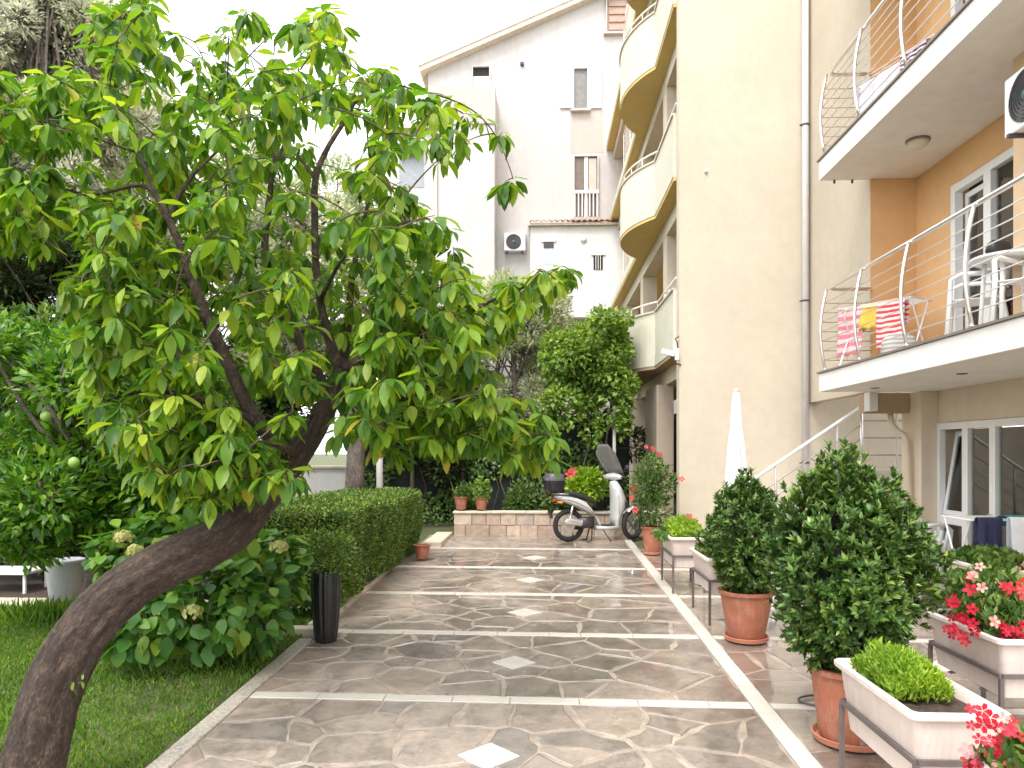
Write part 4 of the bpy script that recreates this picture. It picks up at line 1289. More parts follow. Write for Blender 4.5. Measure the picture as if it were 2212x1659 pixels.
# grow twigs from the nearest wood, nearest clusters first
NP = np.array([list(n[0]) for n in nodes])
clusters.sort(key=lambda c: np.min(np.sum((NP - np.array(c)) ** 2, 1)))
tw = MB()
LP, LD, LN, LS = [], [], [], []
for c in clusters:
    dd = np.sum((NP - np.array(c)) ** 2, 1)
    # prefer wood that lies below or towards the trunk
    j = int(np.argmin(dd + 0.25 * np.maximum(0, NP[:, 2] - c.z + .05)))
    a = Vector(NP[j])
    L = (c - a).length
    if L > 1.1: c = a + (c - a) * (1.1 / L); L = 1.1
    mid = (a + c) / 2 + Vector((random.uniform(-.1, .1), random.uniform(-.1, .1), .12)) * L
    pts = [a + (mid - a) * 2 * t * (1 - t) + (c - a) * t * t for t in (0, .2, .4, .6, .8, 1.0)]
    r0 = .004 + .006 * min(1, L)
    tw.tube(pts, [r0 * (1 - .65 * k / 5) for k in range(6)], 5, caps=False)
    NP = np.vstack([NP, np.array([list(p) for p in pts[2:]])])
    out = (c - a).normalized() if L > 1e-3 else Vector((0, 0, 1))
    nl = random.randint(7, 13)
    base_ang = random.uniform(0, 6.28)
    for k in range(nl):
        t = 1 - .5 * (k / nl) ** 1.5 * min(1, L / .35)
        i = min(4, int(t * 5)); f = t * 5 - i
        p = pts[i] + (pts[i + 1] - pts[i]) * f
        th = base_ang + 2.4 * k + random.uniform(-.3, .3)
        hv = Vector((math.cos(th), math.sin(th), 0)) * 0.85 + Vector((out.x, out.y, 0)) * .45
        hv.normalize()
        drop = random.choice((random.uniform(-.1, .8), random.uniform(.5, 2.8), random.uniform(.5, 2.8)))
        d = (hv + Vector((0, 0, -drop))).normalized()
        nrm = Vector((hv.x * .7 * drop, hv.y * .7 * drop, 1)) + Vector((random.uniform(-.35, .35), random.uniform(-.35, .35), 0))
        pet = .025
        LP.append(p + d * pet); LD.append(d); LN.append(nrm); LS.append(random.choice((random.uniform(.06, .11), random.uniform(.09, .15), random.uniform(.11, .155))))
prop(tw.build("twigs", M['twig'], pers, smooth=True), kind="stuff")
tms = [tm_big(.12, .22, .44, 1, .02), tm_big(.22, .15, .40, 2, .03), tm_big(.05, .3, .47, 3, .02), tm_big(.3, .2, .42, 5, .03)]
leaves(pers, [tuple(p) for p in LP], [tuple(d) for d in LD], [tuple(d) for d in LN], LS, tms, M['lf_pers'], 300, "crown")
# a sprout on the trunk
sp_ = at(158, 1478, 3.93)
n = 9
leaves(pers, np.array([list(sp_)] * n) + rng.normal(0, .025, (n, 3)), rand_dirs(n) + np.array([.3, 0, -.4]), rand_dirs(n) + np.array([0, -.5, 1]), rng.uniform(.03, .055, n), [tm_big(.15, .2, .5, 4)], M['lf_vine'], 0, "sprout")

# ------------------------------------------------------------------ generic bushes and trees
def blob_leaves(blobs, n, up=0.4, shell=.45, droop=0.0, out=1.0):
    """leaf bases spread through several ellipsoids; directions outward"""
    vol = np.array([b[1][0] * b[1][1] * b[1][2] for b in blobs]); vol = vol ** .75; vol /= vol.sum()
    P = []; D = []
    for (c, r), q in zip(blobs, vol):
        k = max(4, int(n * q))
        p, d = in_ellipsoid(k, c, r, shell)
        P.append(p); D.append(d)
    P = np.concatenate(P); D = np.concatenate(D)
    N = rand_dirs(len(P)) * .6 + np.array([0, 0, .9]) + D * .5
    D2 = D * out + rand_dirs(len(P)) * .7 + np.array([0, 0, up - droop])
    return P, D2, N

def tree(name, label, cat, base, trunk, blobs, n, size, tm, lmat, bmat, n_obj=0, up=.2, shell=.35, group=None, droop=0.0, wood=True):
    t = thing(name, label, cat, base, group=group)
    s = spline(trunk, 5)
    if wood:
        MB().tube([p[:3] for p in s], [p[3] for p in s], 10, jit=.06).build("trunk", bmat, t, smooth=True)
        end = Vector(s[-1][:3])
        for c, r in blobs:
            c = Vector(c)
            a = Vector(s[int(len(s) * random.uniform(.6, .98))][:3])
            mid = (a + c) / 2 + Vector((random.uniform(-.2, .2), random.uniform(-.2, .2), .15))
            tip = c + Vector((random.uniform(-.4, .4) * r[0], 0, r[2] * .6))
            ss = spline([tuple(a) + (s[-1][3] * .8,), tuple(mid) + (s[-1][3] * .55,), tuple(c) + (s[-1][3] * .35,), tuple(tip) + (.006,)], 4)
            MB().tube([p[:3] for p in ss], [p[3] for p in ss], 6).build("branch", bmat, t, smooth=True)
    P, D, N = blob_leaves(blobs, n, up, shell, droop)
    ok = P[:, 2] > base[2] + .05
    P, D, N = P[ok], D[ok], N[ok]
    leaves(t, P, D, N, rng.uniform(size * .65, size * 1.25, len(P)), [tm], lmat, n_obj, "crown")
    return t

def blobs_at(spec):
    """(u, v, d, ru, rv, rd): picture centre and radii in pixels, depth radius in metres"""
    out = []
    for u, v, d, ru, rv, rd in spec:
        out.append((tuple(at(u, v, d)), (ru * d / FPX, rd, rv * d / FPX)))
    return out
def sub_blobs(blobs, k, s0=.28, s1=.45):
    out = []
    for c, r in blobs:
        p, d = in_ellipsoid(k, c, np.array(r) * .85, .2)
        for q in p:
            s = random.uniform(s0, s1)
            out.append((tuple(q), tuple(np.array(r) * s)))
    return out

# citrus tree on the left
b = blobs_at([(170, 860, 7.7, 200, 150, .9), (90, 1020, 7.5, 160, 150, .9), (330, 980, 7.8, 170, 150, .8), (60, 780, 7.9, 110, 90, .8), (330, 800, 8.0, 150, 120, .8), (40, 1140, 7.3, 110, 80, .7), (230, 1090, 7.5, 160, 90, .7), (480, 1040, 8.0, 120, 100, .7), (420, 900, 8.2, 120, 120, .7)])
base = at(200, 1330, 7.8); base.z = gz(7.8)
tt = tree("citrus_tree", "bushy citrus tree with glossy leaves at the left above the grey pot", "tree", base, [tuple(base) + (.09,), (base.x, base.y, .7, .08), (base.x + .1, base.y, 1.3, .06), (base.x, base.y, 1.9, .04)], sub_blobs(b, 10, .32, .58), 24000, .12, tm_mid(.42), M['lf_citrus'], M['bark_grey'], 260)
fm = MB().lathe([(0, -.04), (.022, -.034), (.036, -.014), (.038, .006), (.03, .027), (.012, .04), (0, .042)], (0, 0, 0), 12).mesh("fruit", True)
fm.materials.append(simple("green_fruit", (.22, .38, .07), .4))
for u, v, d in ((37, 1148, 6.9), (160, 1000, 6.8), (300, 1040, 7.0), (585, 995 + 60, 7.4), (100, 900, 6.9)):
    o = link_mesh("fruit", fm, None, tt); o.matrix_basis = Matrix.Translation(at(u, v, d)) @ Matrix.Scale(1.3, 4)

# tall laurel behind the citrus
lb = at(180, 1200, 10.3); lb.z = gz(lb.y)
bb = blobs_at([(-20, 800, 10.4, 130, 110, .8), (170, 780, 10.6, 130, 110, .8), (340, 800, 10.8, 120, 110, .8), (0, 980, 10.2, 140, 130, .8), (190, 980, 10.3, 150, 130, .8), (380, 980, 10.6, 130, 130, .8), (80, 1100, 10.0, 170, 80, .7), (300, 1090, 10.2, 150, 90, .7)])
tree("laurel_bush", "tall mid green laurel bush filling the gap behind the citrus tree", "bush", lb, [tuple(lb) + (.08,), (lb.x, lb.y, 1.0, .06), (lb.x + .1, lb.y, 2.2, .03)], sub_blobs(bb, 8, .34, .6), 20000, .13, tm_mid(.42), M['lf_pot'], M['bark_grey'])

# hydrangea below the trunk
hb = at(450, 1410, 6.7); hb.z = gz(hb.y)
hyd = thing("hydrangea_bush", "hydrangea bush with broad leaves and pale green flower heads under the trunk", "bush", hb)
b = blobs_at([(330, 1330, 6.2, 110, 80, .5), (450, 1300, 6.2, 120, 100, .5), (560, 1260, 6.5, 90, 110, .45), (380, 1180, 6.8, 140, 80, .5), (280, 1200, 6.6, 80, 70, .4), (590, 1210, 6.7, 50, 60, .4), (540, 1340, 6.2, 70, 60, .35)])
for k in range(22):
    c, r = random.choice(b)
    x, y = c[0] + random.uniform(-.3, .3), c[1] + random.uniform(-.2, .2)
    MB().tube([(hb.x + (x - hb.x) * .6, hb.y + (y - hb.y) * .5, gz(hb.y) - .02), (hb.x + (x - hb.x) * .85, y, .6), (x, y, c[2] + .1)], [.010, .008, .005], 5).build("stem", M['stem'], hyd, smooth=True)
P, D, N = blob_leaves(b, 1500, .1, .45, .45, .8)
P[:, 2] = np.maximum(P[:, 2], .24)
leaves(hyd, P, D, N, rng.uniform(.10, .18, len(P)), [tm_big(.15, .2, .66, 7, .02), tm_big(.25, .15, .7, 8, .02)], M['lf_hyd'], 280)
def floret_ball(c, R, mat, parent, name="flower_head", n=90):
    d = rand_dirs(n); d[:, 2] = np.abs(d[:, 2]) * 1.0 - .25
    P = np.array(c) + d * R * rng.uniform(.75, 1.0, (n, 1)) * np.array([1, 1, .85])
    me = leaf_mesh(name, P, np.cross(d, rand_dirs(n)), d, np.full(n, R * .55), tm_tiny(.9))
    link_mesh(name, me, mat, parent)
for u, v, d in ((602, 1182, 6.2), (415, 1322, 5.75), (268, 1160, 6.2), (292, 1190, 6.1)):
    floret_ball(at(u, v, d), random.uniform(.055, .08), M['hyd_head'], hyd)

# small grasses by the left edging
n = 500
c0 = at(110, 1330, 7.9)
P = np.stack([rng.normal(c0.x, .28, n), rng.normal(c0.y, .12, n), np.zeros(n)], 1); P[:, 2] = SLOPE * P[:, 1]
gt = link_mesh("grass_tuft", leaf_mesh("grass_tuft", P, rand_dirs(n) * .5 + np.array([0, 0, 1]), rand_dirs(n), rng.uniform(.12, .28, n), tm_tiny(.09)), M['grass'])
prop(gt, "tuft of long grass in front of the grey pot", "grass tuft", kind="stuff")

# clipped hedge
HX0, HX1, HY0, HY1, HZ0, HZ1 = -3.25, -2.06, 7.75, 12.2, .33, 1.33
hg = thing("box_hedge", "long clipped box hedge along the left of the drive", "hedge", (-2.6, 10, gz(10)))
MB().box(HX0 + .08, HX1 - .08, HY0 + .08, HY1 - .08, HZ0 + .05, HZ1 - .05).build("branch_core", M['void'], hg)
for k in range(10):
    y = HY0 + .3 + k * .42
    MB().cyl((-2.65 + random.uniform(-.2, .2), y, gz(y) - .05), (-2.65, y, .6), .02, 6).build("stem", M['twig'], hg)
faces = [((HX1, 0, 0), (1, 0, 0), 1), ((0, HY0, 0), (0, -1, 0), 2), ((0, 0, HZ1), (0, 0, 1), 3), ((0, HY1, 0), (0, 1, 0), 4), ((HX0, 0, 0), (-1, 0, 0), 5)]
PP = []; DD = []
def wav(a, b): return .03 * np.sin(a * 3.1 + b * 2.3) + .02 * np.sin(a * 7.7 - b * 5.1)
for cnt, kind in ((26000, 1), (8000, 2), (16000, 3), (3500, 4)):
    x = rng.uniform(HX0, HX1, cnt); y = rng.uniform(HY0, HY1, cnt); z = rng.uniform(HZ0, HZ1, cnt)
    jit = np.abs(rng.normal(0, .035, cnt)) - .02
    if kind == 1:
        zz = (z - HZ0) / (HZ1 - HZ0)
        x = HX1 - jit + wav(y, z) - .12 * (1 - zz) ** 2 + .06 * (y - HY0) / 4; nd = (1, 0, .2)
    if kind == 2: y = HY0 + jit + wav(x, z) - 0; nd = (0, -1, .2)
    if kind == 3: z = HZ1 - jit + wav(x, y) * .5; nd = (0, 0, 1)
    if kind == 4: y = HY1 - jit + wav(x, z); nd = (0, 1, .2)
    PP.append(np.stack([x, y, z], 1)); DD.append(np.tile(np.array(nd, float), (cnt, 1)))
P = np.concatenate(PP); D0 = np.concatenate(DD)
D = D0 * .7 + rand_dirs(len(P)) * .8 + np.array([0, 0, .25])
N = D0 * .6 + rand_dirs(len(P)) * .6 + np.array([0, 0, .4])
leaves(hg, P, D, N, rng.uniform(.026, .046, len(P)), [tm_tiny(.6)], M['lf_hedge'], 0, smooth=False)

# ------------------------------------------------------------------ background trees and climbers
def btree(name, label, specs, base_uvd, n, size, tm, lmat, bmat, r0, sub=8, s0=.28, s1=.45, group="trees behind the drive", droop=0, up=.2, cat="tree"):
    b = blobs_at(specs)
    base = at(*base_uvd); base.z = gz(base.y) - .03
    top = max(c[2] for c, r in b)
    mx = sum(c[0] for c, r in b) / len(b)
    tr = [(base.x, base.y, base.z, r0), (base.x + .1, base.y, base.z + (top - base.z) * .3, r0 * .75), (base.x * .6 + mx * .4, base.y, base.z + (top - base.z) * .6, r0 * .5), (mx, base.y, top, r0 * .2)]
    return tree(name, label, cat, base, tr, sub_blobs(b, sub, s0, s1), n, size, tm, lmat, bmat, up=up, group=group, droop=droop)

btree("olive_tree", "silvery olive tree between the drive end and the gabled house", [(1130, 690, 18, 115, 110, 1.2), (1075, 640, 18, 70, 60, .9), (1170, 660, 18, 60, 60, .9), (1180, 770, 18, 90, 110, 1.1), (1070, 780, 18, 100, 100, 1.1), (1060, 860, 18, 120, 70, 1.1), (1030, 690, 18, 60, 80, .9)], (1120, 1140, 18), 32000, .125, tm_tiny(.32), M['lf_olive'], M['bark_grey'], .16)
btree("olive_tree", "tall silvery olive tree behind the persimmon crown", [(500, 420, 15, 180, 170, 1.4), (700, 480, 15.5, 150, 170, 1.4), (600, 620, 15, 220, 140, 1.4), (400, 560, 15, 150, 150, 1.3), (830, 600, 16, 110, 150, 1.2), (700, 760, 15.5, 180, 120, 1.2), (500, 760, 15, 180, 120, 1.2), (880, 760, 16, 110, 110, 1.1)], (755, 1110, 14.6), 60000, .13, tm_tiny(.34), M['lf_olive'], M['bark_grey'], .22)
btree("tamarisk_tree", "tall grey feathery tree at the upper left corner", [(90, 120, 13, 150, 160, 1.3), (30, 300, 12.6, 130, 150, 1.3), (190, 330, 13, 120, 150, 1.2), (230, 150, 13.5, 70, 130, 1.0), (20, -20, 13, 130, 120, 1.3), (180, 30, 13.3, 100, 100, 1.2), (60, 440, 13.2, 150, 110, 1.2), (280, 420, 13.4, 110, 130, 1.1), (-40, 200, 13, 100, 150, 1.2), (300, 260, 13.5, 70, 90, 1.0)], (60, 1150, 12.8), 85000, .12, tm_tiny(.3), M['lf_grey'], M['bark_grey'], .2, sub=24, s0=.20, s1=.40)
btree("evergreen_tree", "dark evergreen tree behind the citrus at the left edge", [(70, 560, 11.5, 170, 110, 1.2), (220, 600, 12, 120, 110, 1.1), (20, 680, 11.3, 150, 110, 1.1), (330, 680, 12.5, 130, 110, 1.1)], (120, 1130, 11.6), 32000, .11, tm_tiny(.36), M['lf_dark'], M['bark_grey'], .14)
for k, (lab, sp, bs) in enumerate((
    ("dark evergreen shrub behind the hedge left of the grey post", [(520, 850, 15.5, 150, 150, 1.0), (640, 800, 15.5, 130, 150, 1.0)], (560, 1120, 15.6)),
    ("dark evergreen shrub behind the hedge right of the grey post", [(860, 860, 16, 130, 170, 1.0), (960, 900, 16.2, 110, 150, 1.0)], (880, 1120, 16.2)),
    ("dark evergreen shrub at the far left behind the low white table", [(-20, 1160, 10.4, 160, 100, .7), (160, 1170, 10.6, 130, 100, .7), (300, 1120, 11.0, 140, 120, .7), (0, 960, 12, 170, 150, .8), (220, 930, 12.2, 170, 150, .8), (430, 960, 12.4, 130, 150, .8)], (120, 1240, 11.0)),
    ("dark evergreen shrub behind the fence near the limestone wall", [(1080, 960, 17.5, 110, 90, 1.0), (1180, 950, 17.5, 90, 90, 1.0), (1280, 950, 17.5, 110, 90, .8), (1100, 1020, 17.3, 140, 80, .6)], (1120, 1120, 17.4)))):
    btree("evergreen_shrub", lab, sp, bs, 15000, .14, tm_tiny(.46), M['lf_dark'], M['bark_grey'], .07, cat="shrub", group="dark shrubs behind the drive")
btree("garden_tree", "mid green tree below the gabled house annex", [(1290, 735, 19.5, 70, 60, 1.0), (1330, 780, 19.5, 60, 80, 1.0), (1240, 770, 19.5, 60, 60, 1.0)], (1290, 1120, 19.5), 11000, .13, tm_mid(.5), M['lf_vine'], M['bark_grey'], .1)

# climber hanging over the fence
vb = at(1270, 1095, 15.6); vb.z = gz(15.6)
vine = thing("climbing_vine", "bright green climbing vine hanging over the dark fence behind the scooter", "vine", vb)
vs = []
for uu in range(1200, 1366, 24):
    for vv in range(690, 900, 32):
        if vv < 735 and uu < 1290: continue
        if vv > 860 and random.random() < .35: continue
        vs.append((uu + random.uniform(-10, 10), vv + random.uniform(-12, 12), random.uniform(14.95, 15.6), random.uniform(22, 38), random.uniform(22, 40), .32))
for uu in (1222, 1262, 1290, 1335, 1352):
    vs.append((uu, random.uniform(900, 945), 15.0, 12, 34, .15))
vs = blobs_at(vs)
P, D, N = blob_leaves(sub_blobs(vs, 3, .45, .8), 11000, 0, .4, .3)
leaves(vine, P, D, N, rng.uniform(.07, .14, len(P)), [tm_mid(.75, .15, .1)], M['lf_vine'], 0)
for pts in ([(1255, 1090, 15.4), (1262, 1000, 15.4), (1275, 950, 15.35), (1270, 880, 15.3), (1285, 800, 15.3)], [(1300, 1090, 15.5), (1310, 950, 15.5), (1330, 800, 15.3)]):
    MB().tube([at(*p) for p in pts], [.028, .022, .018, .015, .012][:len(pts)], 7).build("stem", M['bark_grey'], vine, smooth=True)

# fence behind the wall; near-black panels stand in for the shaded gap
fn = thing("garden_fence", "dark green netting fence on thin posts above the limestone wall", "fence", (0, 16.2, gz(16.2)))
net = simple("gap_shade_netting", (.008, .011, .009), .9, 0, .5, 12)
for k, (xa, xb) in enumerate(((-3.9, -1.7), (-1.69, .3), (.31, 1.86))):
    MB().box(xa, xb, 16.2, 16.22, gz(16) + .05, 2.75).build("gap_shade_panel", net, fn)
for u in (998, 1130, 1327):
    p = atY(u, 1100, 16.0 if u != 1327 else 15.3)
    MB().cyl((p.x, p.y, gz(p.y) - .05), (p.x, p.y, 2.9), .035, 8).build("post", M['pipe'] if u == 1327 else M['dark'], fn)
for z in (1.55, 2.05):
    MB().cyl((-2.0, 16.17, z), (2.4, 16.17, z), .006, 6).build("rail", M['dark'], fn)

iv = thing("ivy", "dark ivy climbing over the netting fence behind the limestone wall", "ivy", (-1.0, 16.1, gz(16)))
n = 9000
P = np.stack([rng.uniform(-3.9, 1.8, n), 16.12 + rng.uniform(-.10, .06, n), rng.uniform(.45, 2.75, n)], 1)
q = np.sin(P[:, 0] * 3.1 + 1.5 * np.sin(P[:, 2] * 2.2)) + np.cos(P[:, 2] * 3.7 + P[:, 0]) + rng.normal(0, .5, n) - .35 * (P[:, 2] - 1.5)
P = P[q > .1]; n = len(P)
leaves(iv, P, rand_dirs(n) * .8 + np.array([0, -.3, -.7]), rand_dirs(n) * .5 + np.array([0, -1, .5]), rng.uniform(.05, .11, n), [tm_mid(.8)], M['lf_pot'], 0)
for k in range(7):
    x0 = -3.4 + .75 * k
    MB().tube([(x0, 16.1, gz(16) - .02), (x0 + random.uniform(-.3, .3), 16.1, 1.2), (x0 + random.uniform(-.5, .5), 16.1, 2.3)], [.014, .010, .005], 5).build("stem", M['twig'], iv, smooth=True)
# leafy plants growing behind the limestone wall
for lab, x0, w_, h_ in (("leafy green shrub growing behind the wall left of the scooter", -.45, .45, .55), ("leafy dark shrub growing behind the wall beside the scooter top box", .35, .4, .5), ("leafy shrub growing behind the left end of the wall", -1.45, .35, .5)):
    yb = 15.1
    tq = thing("leafy_shrub", lab, "shrub", (x0, yb, gz(yb)))
    bl = [((x0 + random.uniform(-.3, .3) * w_, yb + random.uniform(-.15, .15), gz(yb) + .35 + random.uniform(.0, .9) * h_), (w_ * .5, .22, h_ * .38)) for k in range(9)]
    for k in range(5): MB().tube([(x0 + .1 * k - .2, yb, gz(yb) - .03), (x0 + .12 * k - .25, yb, gz(yb) + .6), (x0 + .2 * k - .4, yb, gz(yb) + 1.0)], [.012, .01, .005], 5).build("stem", M['twig'], tq, smooth=True)
    P, D, N = blob_leaves(bl, 1300, .2, .2)
    leaves(tq, P, D, N, rng.uniform(.06, .11, len(P)), [tm_mid(.5)], M['lf_pot'], 0)

# grey pole behind the hedge
pp_ = at(820, 1075, 13.2)
pole = thing("lamp_pole", "grey metal pole rising behind the clipped hedge", "pole", (pp_.x, pp_.y, gz(pp_.y)))
MB().cyl((pp_.x, pp_.y, gz(pp_.y) - .05), (pp_.x, pp_.y, 3.4), .058, 14).build("shaft", M['pipe'], pole, smooth=True)
MB().lathe([(.1, 0), (.1, .02), (.065, .03)], (pp_.x, pp_.y, gz(pp_.y)), 14).build("base_plate", M['pipe'], pole)
# white wall of the neighbouring plot, seen above the hedge
nw = thing("boundary_wall", "white rendered boundary wall far behind the hedge", "wall", (-5, 19, gz(19)))
MB().box(-9.5, -2.6, 18.6, 18.85, .3, 1.55).build("wall", M['white'], nw, bevel=.01)
MB().box(-9.55, -2.55, 18.55, 18.9, 1.552, 1.62).build("coping", M['cap'], nw, bevel=.01)
# back edging at the far left
lw = thing("lawn_edging", "cream stone edging at the back of the lawn below the grey pot", "edging", (-6, 8.35, gz(8.3)))
x = -9.0
while x < -3.6:
    L = random.uniform(.6, .9)
    MB().box(x + .004, x + L - .004, 8.22, 8.52, gz(8.3) - .1, gz(8.3) + .06).build("edging_block", M['cap'], lw, bevel=.012)
    x += L
tb = thing("garden_table", "low white garden table in the shade behind the grey pot", "table", at(35, 1290, 9.4))
c = at(35, 1262, 9.4); g = gz(c.y)
MB().box(c.x - .45, c.x + .3, c.y - .25, c.y + .25, .46, .50).build("tabletop", M['plastic'], tb, bevel=.01)
for sx in (-.4, .25):
    for sy in (-.2, .2):
        MB().cyl((c.x + sx, c.y + sy, g - .03), (c.x + sx, c.y + sy, .46), .02, 8).build("leg", M['plastic'], tb)
gp = at(112, 1313, 8.35)
tp = thing("grey_pot", "tapered pale grey pot standing on the edging under the citrus tree", "pot", (gp.x, 8.36, gz(8.3) + .06))
MB().lathe([(.13, 0), (.15, .01), (.205, .43), (.215, .44), (.215, .47), (.195, .47), (.185, .40), (0, .40)], (0, 0, 0), 24).build("pot", simple("pale_grey_pot", (.52, .52, .54), .5), tp, smooth=True, local=True)
MB().lathe([(0, .405), (.18, .402)], (0, 0, 0), 20).build("soil", M['soil'], tp, local=True)
# ------------------------------------------------------------------ potted shrubs
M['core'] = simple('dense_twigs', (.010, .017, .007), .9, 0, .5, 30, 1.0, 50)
def pot_mesh(parent, R, r, h, mat, lip=True):
    pr = [(r * .97, 0), (r, .01), (r + (R - r) * .55, h * .5), (R, h * .93), (R, h * .935)]
    if lip: pr += [(R + .018, h * .935), (R + .02, h)]
    else: pr += [(R + .003, h)]
    pr += [(R - .022, h), (R - .03, h - .05), (0, h - .055)]
    MB().lathe(pr, (0, 0, .03), 32).build("pot", mat, parent, auto=35, local=True)
    MB().lathe([(0, h - .02), (R - .028, h - .025)], (0, 0, .03), 24).build("soil", M['soil'], parent, local=True)
def saucer(parent, r, mat):
    MB().lathe([(r * .9, 0), (r * 1.16, .012), (r * 1.24, .05), (r * 1.20, .052), (r * 1.1, .022), (0, .02)], (0, 0, 0), 32).build("saucer", mat, parent, auto=35, local=True)

def shrub(label, x, y, R, r, h, w, z0, z1, n, seedling, n_obj, group="clipped shrubs in terracotta pots"):
    t = thing("potted_shrub", label, "potted shrub", (x, y, gz(y) + TOP + .003), group=group)
    saucer(t, r, M['terra2']); pot_mesh(t, R, r, h, M['terra'])
    zc, hz = (z0 + z1) / 2, (z1 - z0) / 2
    for k in range(7):
        a = k * .9
        MB().tube([(.02 * math.cos(a), .02 * math.sin(a), h - .05), (.12 * w * math.cos(a), .12 * w * math.sin(a), z0 + .15), (.55 * w / 2 * math.cos(a), .55 * w / 2 * math.sin(a), zc + .2 * hz)], [.018, .014, .006], 6).build("stem", M['bark_grey'], t, smooth=True, local=True)
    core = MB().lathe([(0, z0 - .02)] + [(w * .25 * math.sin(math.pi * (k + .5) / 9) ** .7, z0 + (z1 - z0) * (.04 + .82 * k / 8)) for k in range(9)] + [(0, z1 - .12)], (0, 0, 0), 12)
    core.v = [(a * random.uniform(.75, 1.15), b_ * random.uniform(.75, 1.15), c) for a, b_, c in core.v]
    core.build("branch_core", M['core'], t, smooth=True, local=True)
    # rosettes of leaves over an uneven egg
    rs = np.random.default_rng(seedling)
    nr = n // 11
    d = norm(rs.normal(size=(nr, 3)))
    lump = 1 + .13 * np.sin(d[:, 0] * 7 + seedling) * np.cos(d[:, 2] * 6) + .10 * np.sin(d[:, 1] * 9 + d[:, 2] * 5) + rs.normal(0, .03, nr)
    rad = (.35 + .65 * rs.random(nr) ** .32) * lump
    egg = np.where(d[:, 2] > 0, 1 - .28 * np.clip(d[:, 2], 0, 1) ** 1.5, 1 - .18 * np.clip(-d[:, 2], 0, 1))
    C = np.stack([d[:, 0] * rad * w / 2 * egg * 1.06, d[:, 1] * rad * w / 2 * egg * 1.06, zc + d[:, 2] * rad * hz], 1)
    C = C[C[:, 2] > h - .02]; d = norm(C - np.array([0, 0, zc - .2 * hz]))
    k = 11
    ax = norm(d + np.array([0, 0, .55]) + rs.normal(0, .25, d.shape))
    P = np.repeat(C, k, 0); A = np.repeat(ax, k, 0)
    lat = norm(np.cross(A, rs.normal(size=A.shape)))
    op = rs.uniform(.35, 1.25, (len(P), 1))
    D = A + lat * op
    N = A - lat * .5
    P = P + A * rs.uniform(-.03, .02, (len(P), 1)) + np.array([x, y, gz(y) + TOP])
    leaves(t, P, D, N, rs.uniform(.036, .068, len(P)), [tm_mid(.40, .15, .12)], M['lf_box'], n_obj)
    return t
shrub("large dense green shrub in a terracotta pot behind the front planter", 1.93, 4.80, .235, .185, .44, .90, .40, 1.78, 30000, 3, 280)
shrub("smaller upright green shrub in a terracotta pot beside the marble strip", 1.90, 7.10, .235, .165, .44, .72, .42, 1.52, 15000, 8, 220)

# ------------------------------------------------------------------ flowers
def flower_me(mat, name="flower", n=5):
    mb = MB()
    for k in range(n):
        a = 2 * math.pi * k / n
        c, s = math.cos(a), math.sin(a)
        def q(r, w, z): return (r * c - w * s, r * s + w * c, z)
        mb.add([q(.08, 0, 0), q(.55, -.34, .18), q(.6, 0, .10), q(.55, .34, .18), q(1.0, -.22, .12), q(1.02, .2, .10)], [(0, 1, 2), (0, 2, 3), (1, 4, 2), (2, 4, 5), (2, 5, 3)])
    me = mb.mesh(name, True); me.materials.append(mat); return me
FL = {k: flower_me(M[k]) for k in ('petal_red', 'petal_coral', 'petal_pink')}
def flower(parent, p, nrm, s, key):
    o = link_mesh("flower", FL[key], None, parent)
    q = Vector((0, 0, 1)).rotation_difference(Vector(nrm).normalized())
    o.matrix_basis = Matrix.Translation(p) @ q.to_matrix().to_4x4() @ Matrix.Rotation(random.uniform(0, 6), 4, 'Z') @ Matrix.Scale(s, 4)

# ------------------------------------------------------------------ planters on stands
PW, PL_, PH = .225, .46, .375      # half width, half length, body height
STAND = .30
def planter_secs():
    s = []
    for hx, hy, z in ((.155, .385, 0), (.162, .392, .006), (.182, .415, .21), (.184, .417, .215), (.196, .43, .325), (.200, .434, .328), (.202, .436, .338), (PW - .004, PL_ - .004, .338), (PW, PL_, .345), (PW, PL_, PH - .008), (PW - .008, PL_ - .008, PH), (PW - .022, PL_ - .022, PH), (PW - .03, PL_ - .03, PH - .01), (.178, .41, .30)):
        s.append(rrect(hx, hy, .035, z))
    return s
PLM = MB().loft(planter_secs(), True).mesh("planter_box", True); fix_sharp(PLM, math.radians(28))
PLM.materials.append(None)
def fluted():
    m, nt, b = mat_new("fluted_planter")
    p = N_(nt, "ShaderNodeTexCoord").outputs["Object"]
    n1 = noise(nt, p, 6, 5)
    n2 = noise(nt, pos_node(nt, (8, 8, .6), True), 3, 4)
    col = mixc(nt, ramp(nt, n2, [(.45, 0.0), (.8, .35)]), ramp(nt, n1, [(.3, (.66, .565, .525)), (.7, (.74, .645, .60))]), (.48, .38, .33))
    nt.links.new(col, b.inputs["Base Color"]); b.inputs["Roughness"].default_value = .5
    sx = N_(nt, "ShaderNodeSeparateXYZ"); nt.links.new(p, sx.inputs[0])
    ad = N_(nt, "ShaderNodeMath", operation='ADD'); nt.links.new(sx.outputs[0], ad.inputs[0]); nt.links.new(sx.outputs[1], ad.inputs[1])
    mu = N_(nt, "ShaderNodeMath", operation='MULTIPLY'); nt.links.new(ad.outputs[0], mu.inputs[0]); mu.inputs[1].default_value = 190
    sn = N_(nt, "ShaderNodeMath", operation='SINE'); nt.links.new(mu.outputs[0], sn.inputs[0])
    lt = N_(nt, "ShaderNodeMath", operation='LESS_THAN'); nt.links.new(sx.outputs[2], lt.inputs[0]); lt.inputs[1].default_value = .33
    m2 = N_(nt, "ShaderNodeMath", operation='MULTIPLY'); nt.links.new(sn.outputs[0], m2.inputs[0]); nt.links.new(lt.outputs[0], m2.inputs[1])
    bump(nt, b, m2.outputs[0], .16, .003)
    return m
PLM.materials[0] = fluted()
SOILM = MB()
